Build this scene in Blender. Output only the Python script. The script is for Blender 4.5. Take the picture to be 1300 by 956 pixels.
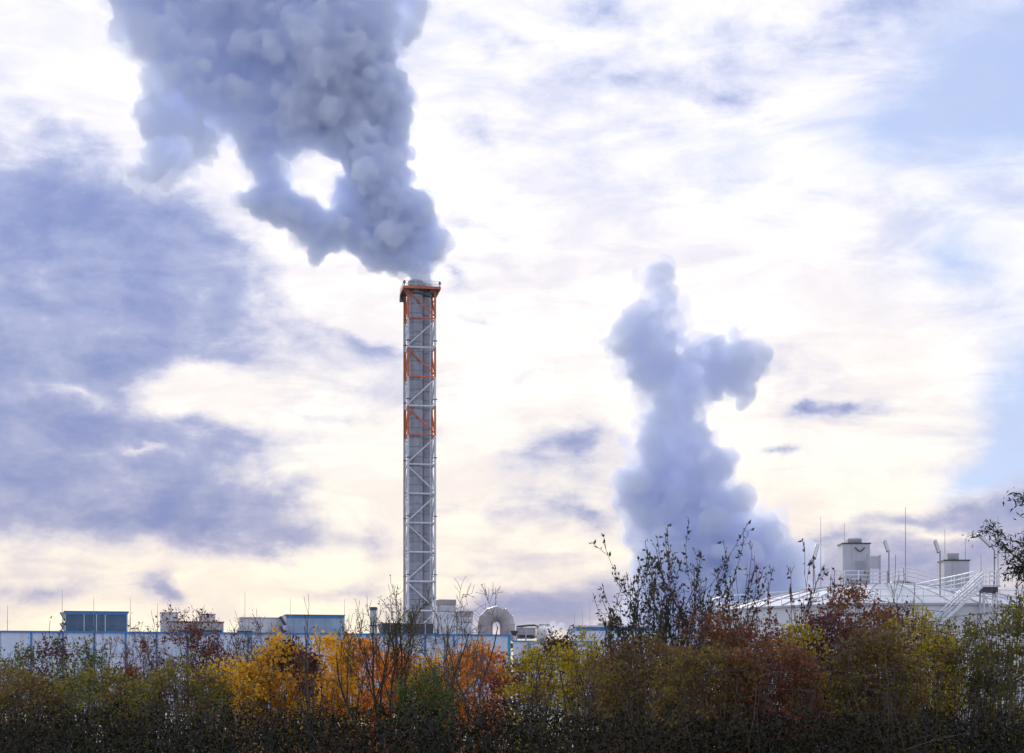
import bpy, bmesh, math, random
import numpy as np
from mathutils import Vector, Matrix, noise as mnoise

# ------------------------------------------------------------------ clearing
for o in list(bpy.data.objects):
    bpy.data.objects.remove(o)
scene = bpy.context.scene
COL = scene.collection
R = math.radians

# ------------------------------------------------------------------ camera
F, CX, HY, CZ = 2200.0, 650.0, 880.0, 2.7        # focal length (px of a 1300 px wide picture), centre, horizon row, eye height
cam_d = bpy.data.cameras.new('camera')
cam_d.sensor_width = 36.0
cam_d.lens = 36.0 * F / 1300.0
cam_d.shift_y = (HY - 478.0) / 1300.0
cam_d.clip_start = 0.5
cam_d.clip_end = 12000.0
cam = bpy.data.objects.new('camera', cam_d)
cam.location = (0, 0, CZ)
cam.rotation_euler = (R(90), 0, 0)
COL.objects.link(cam)
scene.camera = cam

# ------------------------------------------------------------------ render settings
scene.view_settings.view_transform = 'Standard'
scene.view_settings.look = 'None'
scene.view_settings.gamma = 1.0
scene.view_settings.use_curve_mapping = False
scene.view_settings.exposure = 0.0
scene.render.engine = 'CYCLES'
cy = scene.cycles
cy.max_bounces = 26
cy.diffuse_bounces = 4
cy.transmission_bounces = 6
cy.transparent_max_bounces = 16
cy.volume_bounces = 26
cy.volume_step_rate = 1.0
cy.volume_max_steps = 256
cy.use_denoising = True

# ------------------------------------------------------------------ sun and sky
SUN_AZ, SUN_EL = R(-9.0), R(21.0)                 # behind the veil of cloud, ahead and a little left
sun_d = bpy.data.lights.new('sun', 'SUN')
sun_d.energy = 4.0
sun_d.angle = R(10.0)
sun_d.color = (1.0, 0.93, 0.82)
sun = bpy.data.objects.new('sun', sun_d)
sd = Vector((math.sin(SUN_AZ) * math.cos(SUN_EL), math.cos(SUN_AZ) * math.cos(SUN_EL), math.sin(SUN_EL)))
sun.rotation_euler = sd.to_track_quat('Z', 'Y').to_euler()
sun.location = (0, 0, 60)
COL.objects.link(sun)


class NG:
    """tiny helper for writing node graphs"""
    def __init__(self, tree):
        self.t = tree
        self.n = tree.nodes
        self.l = tree.links

    def new(self, typ, **kw):
        nd = self.n.new(typ)
        for k, v in kw.items():
            setattr(nd, k, v)
        return nd

    def put(self, sock, v):
        if isinstance(v, bpy.types.NodeSocket):
            self.l.new(v, sock)
        elif v is not None:
            sock.default_value = v

    def m(self, op, a, b=None, c=None, clamp=False):
        nd = self.new('ShaderNodeMath', operation=op, use_clamp=clamp)
        for i, v in enumerate((a, b, c)):
            if v is not None:
                self.put(nd.inputs[i], v)
        return nd.outputs[0]

    def v(self, op, a, b=None, scale=None):
        nd = self.new('ShaderNodeVectorMath', operation=op)
        self.put(nd.inputs[0], a)
        if b is not None:
            self.put(nd.inputs[1], b)
        if scale is not None:
            self.put(nd.inputs['Scale'], scale)
        return nd.outputs['Value'] if op in ('LENGTH', 'DOT_PRODUCT', 'DISTANCE') else nd.outputs[0]

    def noise(self, vec, scale, detail=4.0, rough=0.55, lac=2.0, dist=0.0, color=False):
        nd = self.new('ShaderNodeTexNoise')
        self.put(nd.inputs['Vector'], vec)
        nd.inputs['Scale'].default_value = scale
        nd.inputs['Detail'].default_value = detail
        nd.inputs['Roughness'].default_value = rough
        nd.inputs['Lacunarity'].default_value = lac
        nd.inputs['Distortion'].default_value = dist
        return nd.outputs['Color'] if color else nd.outputs[0]

    def ss(self, x, lo, hi, a=0.0, b=1.0):
        nd = self.new('ShaderNodeMapRange', interpolation_type='SMOOTHSTEP')
        self.put(nd.inputs[0], x)
        for i, v in enumerate((lo, hi, a, b)):
            self.put(nd.inputs[i + 1], v)
        return nd.outputs[0]

    def lin(self, x, lo, hi, a=0.0, b=1.0):
        nd = self.new('ShaderNodeMapRange')
        self.put(nd.inputs[0], x)
        for i, v in enumerate((lo, hi, a, b)):
            self.put(nd.inputs[i + 1], v)
        return nd.outputs[0]

    def mix(self, f, a, b, blend='MIX'):
        nd = self.new('ShaderNodeMix', data_type='RGBA', blend_type=blend)
        self.put(nd.inputs[0], f)
        for i, v in ((6, a), (7, b)):
            if isinstance(v, tuple):
                v = tuple(v) + (1.0,) * (4 - len(v))
            self.put(nd.inputs[i], v)
        return nd.outputs[2]

    def ramp(self, f, stops):
        nd = self.new('ShaderNodeValToRGB')
        cr = nd.color_ramp
        while len(cr.elements) < len(stops):
            cr.elements.new(0.5)
        for e, (p, c) in zip(cr.elements, stops):
            e.position = p
            e.color = tuple(c) + (1.0,) * (4 - len(c))
        self.put(nd.inputs[0], f)
        return nd.outputs[0]


def azel(px, py):
    d = Vector(((px - CX) / F, 1.0, (HY - py) / F)).normalized()
    return math.atan2(d.x, d.y), math.asin(d.z)


def build_world():
    w = bpy.data.worlds.new('World')
    scene.world = w
    w.use_nodes = True
    t = w.node_tree
    t.nodes.clear()
    g = NG(t)
    out = g.new('ShaderNodeOutputWorld')
    bg = g.new('ShaderNodeBackground')
    bg.inputs['Strength'].default_value = 0.1
    g.l.new(bg.outputs[0], out.inputs[0])

    sky = g.new('ShaderNodeTexSky', sky_type='NISHITA')
    sky.sun_disc = False
    sky.sun_elevation = SUN_EL
    sky.sun_rotation = SUN_AZ
    sky.air_density = 1.0
    sky.dust_density = 0.6
    sky.ozone_density = 1.6

    d = g.new('ShaderNodeTexCoord').outputs['Generated']
    d = g.v('NORMALIZE', d)
    sp = g.new('ShaderNodeSeparateXYZ')
    g.put(sp.inputs[0], d)
    x, y, z = sp.outputs
    az = g.m('ARCTAN2', x, y)
    el = g.m('ARCSINE', z)
    cp = g.new('ShaderNodeCombineXYZ')
    g.put(cp.inputs[0], az)
    g.put(cp.inputs[1], el)
    P = cp.outputs[0]
    dflat = g.v('MULTIPLY', d, (1.0, 1.0, 1.7))          # clouds lie in flat layers

    # wind-torn warp of the sky coordinates
    w1 = g.v('SUBTRACT', g.noise(dflat, 5.0, 3.0, 0.55, color=True), (0.5, 0.5, 0.5))
    w2 = g.v('SUBTRACT', g.noise(dflat, 21.0, 5.0, 0.6, color=True), (0.5, 0.5, 0.5))
    Pw = g.v('ADD', P, g.v('MULTIPLY', w1, (0.12, 0.055, 0.0)))
    Pw = g.v('ADD', Pw, g.v('MULTIPLY', w2, (0.050, 0.026, 0.0)))

    # a few tilted copies of the coordinates, so that a cloud body costs three nodes
    tilts = {}
    for tl in (-25, -10, 0, 8):
        mp = g.new('ShaderNodeMapping', vector_type='POINT')
        g.put(mp.inputs['Vector'], Pw)
        mp.inputs['Rotation'].default_value = (0, 0, R(-tl))
        tilts[tl] = mp.outputs[0] if tl else Pw

    def blobs(lst, start=0.0):
        acc = start
        for (px, py, rx, ry, rot, amp) in lst:
            tl = min(tilts, key=lambda k: abs(k - rot))
            a, e = azel(px, py)
            ct, st_ = math.cos(R(-tl)), math.sin(R(-tl))
            a, e = a * ct - e * st_, a * st_ + e * ct
            sx, sy = F / rx, F / ry
            nd = g.new('ShaderNodeVectorMath', operation='MULTIPLY_ADD')
            g.put(nd.inputs[0], tilts[tl])
            nd.inputs[1].default_value = (sx, sy, 0)
            nd.inputs[2].default_value = (-a * sx, -e * sy, 0)
            gr = g.new('ShaderNodeTexGradient', gradient_type='QUADRATIC_SPHERE')
            g.put(gr.inputs[0], nd.outputs[0])
            acc = g.m('MULTIPLY_ADD', gr.outputs['Fac'], amp * 1.7, acc)
        return acc

    fb = g.noise(dflat, 9.5, 6.0, 0.60, dist=0.3)
    fine = g.noise(dflat, 27.0, 5.0, 0.62, dist=0.3)
    wisp = g.noise(g.v('MULTIPLY', d, (1.0, 1.0, 3.4)), 13.0, 6.0, 0.6, dist=0.7)

    # --- thin high veil: cream low down, white above
    veil = g.ramp(g.lin(el, 0.0, 0.42), [
        (0.00, (10.8, 9.5, 7.1)), (0.12, (11.2, 10.1, 8.1)), (0.25, (11.2, 10.4, 9.2)),
        (0.42, (11.2, 10.7, 10.2)), (0.62, (11.0, 10.7, 10.8)), (1.0, (10.6, 10.5, 11.2))])
    # faint lavender mottling in the veil
    mott = g.ss(g.m('MULTIPLY_ADD', wisp, 0.6, g.m('MULTIPLY', fb, 0.5)), 0.44, 0.66)
    mottcol = g.ramp(g.lin(el, 0.0, 0.36), [(0.0, (9.0, 7.7, 6.6)), (0.45, (9.0, 8.2, 8.2)), (1.0, (8.2, 8.4, 10.2))])
    veil = g.mix(g.m('MULTIPLY', mott, 0.65), veil, mottcol)

    # --- openings of clear blue
    clear = blobs(CLEAR)
    clear = g.m('MULTIPLY_ADD', g.m('SUBTRACT', fb, 0.5), 1.1, clear)
    clear = g.m('MULTIPLY_ADD', g.m('SUBTRACT', wisp, 0.5), 0.8, clear)
    clear = g.m('MULTIPLY_ADD', g.ss(g.m('ABSOLUTE', az), 0.4, 1.3), 0.60, clear)     # bluer away from the sun
    clear = g.ss(clear, 0.0, 1.15)
    blue = g.mix(0.75, sky.outputs[0], (4.4, 5.9, 10.0))
    col = g.mix(g.m('MULTIPLY', clear, 0.9), veil, blue)

    # --- grey-violet layer cloud
    thick = g.m('MULTIPLY', g.m('TANH', g.m('MULTIPLY_ADD', blobs(DARK), 0.75, 0.08)), 1.25)
    # beyond the frame the layer goes on all round, thinned to brighten the foreground
    outside = g.ss(g.m('ABSOLUTE', az), 0.36, 0.75, 0.0, 0.14)
    outside = g.m('MULTIPLY_ADD', g.ss(el, 0.45, 0.8), 0.15, outside)
    thick = g.m('ADD', thick, outside)
    thick = g.m('MULTIPLY_ADD', g.m('SUBTRACT', fb, 0.5), 1.9, thick)
    thick = g.m('MULTIPLY_ADD', g.m('SUBTRACT', wisp, 0.5), 0.75, thick)
    thick = g.m('MULTIPLY_ADD', g.m('SUBTRACT', fine, 0.5), 1.0, thick)
    cov = g.lin(g.ss(thick, -0.05, 1.05), 0.0, 0.94)
    dense = g.ss(thick, 0.30, 1.55)
    thincol = g.ramp(g.lin(el, 0.0, 0.36), [(0.0, (7.8, 6.7, 6.6)), (0.35, (6.3, 6.4, 8.0)), (1.0, (5.7, 6.4, 9.0))])
    thickcol = g.ramp(g.lin(el, 0.0, 0.36), [(0.0, (3.6, 3.6, 5.2)), (0.30, (2.6, 3.1, 5.6)), (1.0, (2.7, 3.45, 6.6))])
    ccol = g.mix(dense, thincol, thickcol)
    col = g.mix(cov, col, ccol)

    g.put(bg.inputs['Color'], col)
    w.cycles.sampling_method = 'MANUAL'
    w.cycles.sample_map_resolution = 1024


# openings and cloud bodies: picked off the sky as direction (px, py -> bearing, elevation), size, tilt, amount
CLEAR = [
    (1350, 520, 230, 230, 0, 1.25), (1330, 90, 420, 260, 8, 0.85), (1120, 150, 320, 120, 8, 0.30),
    (1260, 320, 220, 130, 0, 0.5), (870, 190, 320, 90, 8, 0.25), (1250, 585, 130, 60, 8, 0.7),
    (30, 430, 300, 180, 0, 0.3), (940, 245, 200, 80, 0, 0.25),
]
DARK = [
    (255, 300, 120, 30, -25, 0.5), (130, 560, 200, 34, -10, 0.5), (210, 660, 130, 26, -10, 0.6), (60, 330, 150, 40, -10, 0.4), (180, 590, 120, 18, -10, -0.6), (90, 520, 160, 24, -10, -0.5),
    (560, 640, 120, 24, 0, 0.35), (620, 720, 140, 22, 8, 0.35), (820, 100, 200, 30, 8, 0.3), (1050, 230, 220, 40, -10, 0.3), (660, 60, 120, 40, -25, 0.35),
    # the big bank on the left
    (20, 450, 430, 290, 0, 1.0), (150, 470, 420, 260, 0, 0.5), (250, 385, 330, 130, -25, 0.7), (60, 630, 420, 130, -10, 0.75), (120, 300, 330, 170, -10, 0.5),
    (260, 640, 250, 85, 0, 0.9), (300, 565, 200, 50, 0, 0.4), (90, 250, 260, 170, 0, 0.55),
    (10, 150, 160, 150, 0, 0.4), (160, 742, 85, 36, -10, 1.1), (350, 695, 190, 42, 0, 0.75),
    (20, 728, 110, 30, 0, 0.6), (440, 760, 220, 42, 0, 0.55), (480, 695, 120, 34, 0, 0.45),
    (470, 452, 110, 26, -25, 0.5), (520, 560, 80, 26, 0, 0.3), (390, 530, 140, 30, 0, 0.4),
    # light breaking through it
    (285, 510, 190, 70, 0, -1.3), (470, 395, 200, 90, -25, -1.0), (500, 620, 200, 130, 0, -0.7),
    (80, 100, 230, 80, -25, -0.8), (225, 215, 150, 80, 0, -0.4), (230, 725, 260, 70, -10, -0.6),
    (440, 345, 150, 110, 0, -0.7),
    # streaks right of the stack
    (590, 185, 90, 55, -25, 0.55), (600, 300, 90, 40, -10, 0.45), (582, 360, 50, 14, -25, 0.5),
    (735, 565, 90, 26, 0, 0.8), (660, 585, 120, 30, 0, 0.6), (640, 500, 150, 32, 8, 0.4),
    (770, 640, 100, 20, -10, 0.55), (690, 690, 160, 30, 8, 0.3), (610, 410, 50, 16, -10, 0.45),
    (700, 775, 250, 80, 8, 1.0), (790, 755, 200, 75, 8, 0.7), (640, 640, 130, 30, 0, 0.35),
    # right of the far plume
    (1075, 510, 70, 22, 0, 0.8), (1025, 512, 40, 18, 8, 0.7), (975, 562, 58, 14, 0, 0.75),
    (800, 5, 150, 70, 0, 0.7), (1060, 15, 230, 80, 8, 0.6), (940, 120, 150, 36, -25, 0.40),
    (1190, 640, 240, 44, 8, 0.7), (1290, 640, 230, 60, 8, 0.95), (1130, 705, 330, 85, 8, 1.0),
    (960, 750, 300, 75, 0, 0.8), (1270, 725, 280, 90, 0, 0.8), (1040, 672, 150, 34, 8, 0.35),
    # bright heart of the sky
    (980, 640, 110, 70, 0, -0.5), (1090, 600, 220, 50, 8, -0.9), (1120, 420, 320, 190, 0, -0.35),
    (760, 450, 250, 110, 0, -0.2), (800, 250, 320, 170, 0, -0.15), (1190, 658, 170, 18, 0, -0.7),
]
build_world()

# ------------------------------------------------------------------ helpers
def wx(px, D):
    return (px - CX) * D / F


def wz(py, D):
    return CZ + (HY - py) * D / F


def wp(px, py, D):
    return Vector((wx(px, D), D, wz(py, D)))


MATS = {}


def pbr(name, col, rough=0.6, metal=0.0, var=0.12, vscale=3.0, streak=0.0, bump=0.0):
    if name in MATS:
        return MATS[name]
    m = bpy.data.materials.new(name)
    m.use_nodes = True
    g = NG(m.node_tree)
    b = m.node_tree.nodes['Principled BSDF']
    b.inputs['Roughness'].default_value = rough
    b.inputs['Metallic'].default_value = metal
    obj = g.new('ShaderNodeTexCoord').outputs['Object']
    n = g.noise(obj, vscale, 5.0, 0.6)
    c = g.mix(g.ss(n, 0.3, 0.75), tuple(min(1, k * (1 + var)) for k in col), tuple(k * (1 - var) for k in col))
    if streak:
        s = g.noise(g.v('MULTIPLY', obj, (1.0, 1.0, 0.06)), vscale * 1.7, 5.0, 0.65)
        c = g.mix(g.m('MULTIPLY', g.ss(s, 0.5, 0.8), streak), c, tuple(k * 0.45 for k in col))
    oi = g.new('ShaderNodeObjectInfo').outputs['Random']
    sh = g.lin(oi, 0.0, 1.0, 0.90, 1.06)
    cm = g.new('ShaderNodeCombineColor')
    for k in range(3):
        g.put(cm.inputs[k], sh)
    c = g.mix(1.0, c, cm.outputs[0], 'MULTIPLY')
    g.put(b.inputs['Base Color'], c)
    rr = g.lin(n, 0.3, 0.7, max(0.05, rough - 0.1), min(1, rough + 0.1))
    g.put(b.inputs['Roughness'], rr)
    if bump:
        bp = g.new('ShaderNodeBump')
        bp.inputs['Strength'].default_value = bump
        g.put(bp.inputs['Height'], n)
        g.put(b.inputs['Normal'], bp.outputs[0])
    MATS[name] = m
    return m


def leafmat(name, cols, clump=1.5, trans=0.45):
    """leaf colours differ from leaf to leaf and from clump to clump"""
    m = bpy.data.materials.new(name)
    m.use_nodes = True
    t = m.node_tree
    t.nodes.clear()
    g = NG(t)
    out = g.new('ShaderNodeOutputMaterial')
    geo = g.new('ShaderNodeNewGeometry')
    n = g.noise(g.new('ShaderNodeTexCoord').outputs['Object'], clump, 2.0, 0.5)
    f = g.m('MULTIPLY_ADD', geo.outputs['Random Per Island'], 0.62, g.m('MULTIPLY_ADD', n, 1.3, -0.46), clamp=True)
    stops = [(i / (len(cols) - 1), c) for i, c in enumerate(cols)]
    c = g.ramp(f, stops)
    df = g.new('ShaderNodeBsdfDiffuse')
    tr = g.new('ShaderNodeBsdfTranslucent')
    gl = g.new('ShaderNodeBsdfGlossy')
    gl.inputs['Roughness'].default_value = 0.45
    gl.inputs['Color'].default_value = (0.8, 0.8, 0.8, 1)
    g.put(df.inputs[0], c)
    g.put(tr.inputs[0], g.mix(1.0, c, (1.25, 1.1, 0.8), 'MULTIPLY'))
    mx = g.new('ShaderNodeMixShader')
    mx.inputs[0].default_value = trans
    g.l.new(df.outputs[0], mx.inputs[1])
    g.l.new(tr.outputs[0], mx.inputs[2])
    mx2 = g.new('ShaderNodeMixShader')
    mx2.inputs[0].default_value = 0.025
    g.l.new(mx.outputs[0], mx2.inputs[1])
    g.l.new(gl.outputs[0], mx2.inputs[2])
    g.l.new(mx2.outputs[0], out.inputs[0])
    MATS[name] = m
    return m


def tag(o, label=None, cat=None, group=None, kind=None):
    if label:
        o['label'] = label
    if cat:
        o['category'] = cat
    if group:
        o['group'] = group
    if kind:
        o['kind'] = kind
    return o


def empty(name, loc, rz=0.0, label=None, cat=None, group=None):
    o = bpy.data.objects.new(name, None)
    o.location = loc
    o.rotation_euler = (0, 0, rz)
    o.empty_display_size = 0.5
    COL.objects.link(o)
    return tag(o, label, cat, group)


def link(name, me, mat, parent=None, loc=None, rz=0.0):
    o = bpy.data.objects.new(name, me)
    if mat is not None and len(me.materials) == 0:
        me.materials.append(mat)
    COL.objects.link(o)
    if parent is not None:
        o.parent = parent
    if loc is not None:
        o.location = loc
    o.rotation_euler = (0, 0, rz)
    return o


def mesh_np(name, verts, faces, smooth=False):
    """verts (N,3), faces (M,k) of equal size"""
    verts = np.asarray(verts, dtype=np.float32)
    faces = np.asarray(faces, dtype=np.int32)
    me = bpy.data.meshes.new(name)
    k = faces.shape[1]
    me.vertices.add(len(verts))
    me.vertices.foreach_set('co', verts.ravel())
    me.loops.add(faces.size)
    me.loops.foreach_set('vertex_index', faces.ravel())
    me.polygons.add(len(faces))
    me.polygons.foreach_set('loop_start', np.arange(0, faces.size, k, dtype=np.int32))
    me.polygons.foreach_set('loop_total', np.full(len(faces), k, dtype=np.int32))
    me.polygons.foreach_set('use_smooth', np.full(len(faces), smooth, dtype=bool))
    me.update(calc_edges=True)
    return me


class MB:
    def __init__(self):
        self.v, self.f = [], []

    def add(self, vs, fs):
        n = len(self.v)
        self.v += [tuple(p) for p in vs]
        self.f += [tuple(i + n for i in q) for q in fs]
        return self

    def box(self, x0, x1, y0, y1, z0, z1):
        vs = [(x0, y0, z0), (x1, y0, z0), (x1, y1, z0), (x0, y1, z0), (x0, y0, z1), (x1, y0, z1), (x1, y1, z1), (x0, y1, z1)]
        return self.add(vs, [(0, 3, 2, 1), (4, 5, 6, 7), (0, 1, 5, 4), (1, 2, 6, 5), (2, 3, 7, 6), (3, 0, 4, 7)])

    def frustum(self, b, t, z0, z1):
        """b, t = (x0,x1,y0,y1) rectangles"""
        vs = [(b[0], b[2], z0), (b[1], b[2], z0), (b[1], b[3], z0), (b[0], b[3], z0), (t[0], t[2], z1), (t[1], t[2], z1), (t[1], t[3], z1), (t[0], t[3], z1)]
        return self.add(vs, [(0, 3, 2, 1), (4, 5, 6, 7), (0, 1, 5, 4), (1, 2, 6, 5), (2, 3, 7, 6), (3, 0, 4, 7)])

    def prism(self, poly, y0, y1):
        """outline in xz, extruded along y"""
        n = len(poly)
        vs = [(x, y0, z) for x, z in poly] + [(x, y1, z) for x, z in poly]
        fs = [tuple(range(n)), tuple(range(2 * n - 1, n - 1, -1))]
        for i in range(n):
            j = (i + 1) % n
            fs.append((i, i + n, j + n, j))
        return self.add(vs, fs)

    def tube(self, pts, r, n=8, caps=True):
        pts = [Vector(p) for p in pts]
        rs = r if isinstance(r, (list, tuple)) else [r] * len(pts)
        rings = []
        for i, p in enumerate(pts):
            a = pts[max(0, i - 1)]
            b = pts[min(len(pts) - 1, i + 1)]
            d = (b - a).normalized()
            ref = Vector((0, 0, 1)) if abs(d.z) < 0.9 else Vector((1, 0, 0))
            u = d.cross(ref).normalized()
            w = u.cross(d)
            k = 1.0
            if 0 < i < len(pts) - 1:
                k = 1.0 / max(0.5, math.cos((p - a).angle(b - p) / 2))
            rings.append([p + (u * math.cos(2 * math.pi * q / n) + w * math.sin(2 * math.pi * q / n)) * rs[i] * (1.0 if k == 1 else 1.0) for q in range(n)])
        vs = [p for rg in rings for p in rg]
        fs = []
        for i in range(len(pts) - 1):
            for q in range(n):
                q2 = (q + 1) % n
                fs.append((i * n + q, i * n + q2, (i + 1) * n + q2, (i + 1) * n + q))
        if caps:
            fs.append(tuple(range(n - 1, -1, -1)))
            fs.append(tuple((len(pts) - 1) * n + q for q in range(n)))
        return self.add(vs, fs)

    def lathe(self, prof, n=32, c=(0, 0), caps=True):
        """prof = [(r,z)...] about a vertical axis"""
        vs, fs = [], []
        for r, z in prof:
            for q in range(n):
                a = 2 * math.pi * q / n
                vs.append((c[0] + r * math.cos(a), c[1] + r * math.sin(a), z))
        for i in range(len(prof) - 1):
            for q in range(n):
                q2 = (q + 1) % n
                fs.append((i * n + q, i * n + q2, (i + 1) * n + q2, (i + 1) * n + q))
        if caps:
            fs.append(tuple(range(n - 1, -1, -1)))
            fs.append(tuple((len(prof) - 1) * n + q for q in range(n)))
        return self.add(vs, fs)

    def mesh(self, name, smooth=False):
        me = bpy.data.meshes.new(name)
        me.from_pydata(self.v, [], self.f)
        if smooth:
            me.polygons.foreach_set('use_smooth', [True] * len(me.polygons))
            me.update()
            me.set_sharp_from_angle(angle=R(35))
        me.update()
        return me

    def build(self, name, mat, parent=None, loc=None, rz=0.0, smooth=False):
        return link(name, self.mesh(name, smooth), mat, parent, loc, rz)


# ------------------------------------------------------------------ materials
M = {}
M['panel'] = pbr('ribbed_metal_panel', (0.60, 0.67, 0.79), 0.5, 0.0, 0.06, 0.6, 0.30)
M['blue'] = pbr('blue_paint', (0.035, 0.20, 0.48), 0.45, 0.0, 0.12, 1.2)
M['teal'] = pbr('teal_paint', (0.03, 0.28, 0.42), 0.45, 0.0, 0.12, 1.2)
M['louver'] = pbr('blue_grey_louvre', (0.10, 0.16, 0.25), 0.5, 0.2, 0.18, 0.8, 0.3)
M['lightblue'] = pbr('pale_blue_metal', (0.34, 0.44, 0.58), 0.5, 0.1, 0.12, 0.8, 0.25)
M['brown'] = pbr('brown_flashing', (0.22, 0.13, 0.10), 0.6, 0.0, 0.2, 2.0)
M['greymetal'] = pbr('grey_sheet_metal', (0.42, 0.43, 0.47), 0.5, 0.25, 0.15, 0.7, 0.35)
M['palemetal'] = pbr('pale_sheet_metal', (0.62, 0.63, 0.66), 0.5, 0.1, 0.10, 0.7, 0.30)
M['darkmetal'] = pbr('dark_steel', (0.07, 0.075, 0.09), 0.55, 0.2, 0.2, 2.0)
M['rod'] = pbr('galvanised_rod', (0.28, 0.28, 0.30), 0.5, 0.4, 0.1, 2.0)
M['red'] = pbr('signal_red_paint', (0.56, 0.15, 0.07), 0.55, 0.0, 0.25, 0.9, 0.45)
M['galv'] = pbr('galvanised_steel', (0.62, 0.64, 0.69), 0.45, 0.1, 0.12, 0.8, 0.2)
M['flue'] = pbr('flue_cladding', (0.29, 0.31, 0.37), 0.45, 0.15, 0.14, 0.5, 0.35)
M['core'] = pbr('dark_flue_liner', (0.06, 0.06, 0.07), 0.7, 0.0, 0.1, 1.0)
M['warmduct'] = pbr('weathered_duct_metal', (0.40, 0.36, 0.36), 0.55, 0.15, 0.2, 0.5, 0.4)
M['tankwhite'] = pbr('white_tank_paint', (0.66, 0.67, 0.70), 0.45, 0.0, 0.05, 0.5, 0.15)
M['railwhite'] = pbr('white_rail_paint', (0.74, 0.76, 0.80), 0.45, 0.0, 0.06, 1.0)
M['boxgrey'] = pbr('white_housing_paint', (0.44, 0.45, 0.49), 0.5, 0.0, 0.07, 0.8, 0.15)
M['lamp'] = pbr('lamp_housing', (0.42, 0.42, 0.40), 0.4, 0.1, 0.1, 2.0)
M['roof'] = pbr('roof_membrane', (0.30, 0.31, 0.33), 0.85, 0.0, 0.1, 0.4)
M['bark'] = pbr('grey_brown_bark', (0.12, 0.095, 0.075), 0.9, 0.0, 0.35, 9.0)
M['barkdark'] = pbr('dark_bark', (0.06, 0.046, 0.038), 0.9, 0.0, 0.3, 9.0)
M['barkred'] = pbr('reddish_twig_bark', (0.085, 0.048, 0.036), 0.9, 0.0, 0.3, 9.0)

leafmat('leaf_darkred', [(0.06, 0.022, 0.026), (0.12, 0.036, 0.034), (0.22, 0.05, 0.04), (0.32, 0.10, 0.04)])
leafmat('leaf_redbrown', [(0.09, 0.045, 0.032), (0.19, 0.078, 0.045), (0.27, 0.10, 0.055), (0.32, 0.20, 0.055)])
leafmat('leaf_olive', [(0.07, 0.08, 0.022), (0.15, 0.16, 0.035), (0.26, 0.23, 0.04), (0.40, 0.30, 0.04)])
leafmat('leaf_green', [(0.035, 0.07, 0.02), (0.065, 0.125, 0.03), (0.12, 0.19, 0.04), (0.20, 0.22, 0.05)])
leafmat('leaf_orange', [(0.55, 0.18, 0.015), (0.74, 0.29, 0.02), (0.80, 0.38, 0.025), (0.72, 0.45, 0.04)], 1.2, 0.5)
leafmat('leaf_gold', [(0.40, 0.24, 0.025), (0.70, 0.42, 0.03), (0.78, 0.52, 0.04), (0.70, 0.33, 0.025)], 1.2, 0.5)
leafmat('leaf_yellowgreen', [(0.12, 0.13, 0.02), (0.34, 0.30, 0.03), (0.58, 0.47, 0.04), (0.66, 0.42, 0.04)], 1.2, 0.5)
leafmat('leaf_darkoval', [(0.03, 0.04, 0.03), (0.05, 0.065, 0.04), (0.09, 0.085, 0.05), (0.17, 0.08, 0.05)], 1.2, 0.4)
leafmat('leaf_purple', [(0.045, 0.018, 0.028), (0.085, 0.03, 0.042), (0.13, 0.042, 0.046), (0.18, 0.07, 0.04)])
leafmat('leaf_willow', [(0.035, 0.045, 0.03), (0.06, 0.075, 0.05), (0.10, 0.115, 0.08), (0.14, 0.15, 0.10)], 1.5, 0.35)
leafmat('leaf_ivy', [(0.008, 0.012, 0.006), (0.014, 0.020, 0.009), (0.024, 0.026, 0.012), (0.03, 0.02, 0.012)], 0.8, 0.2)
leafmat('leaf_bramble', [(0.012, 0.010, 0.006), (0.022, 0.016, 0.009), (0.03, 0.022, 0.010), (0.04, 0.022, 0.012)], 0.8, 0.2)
leafmat('leaf_mixed', [(0.08, 0.045, 0.03), (0.17, 0.085, 0.045), (0.20, 0.18, 0.045), (0.36, 0.27, 0.045)], 0.8)

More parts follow.
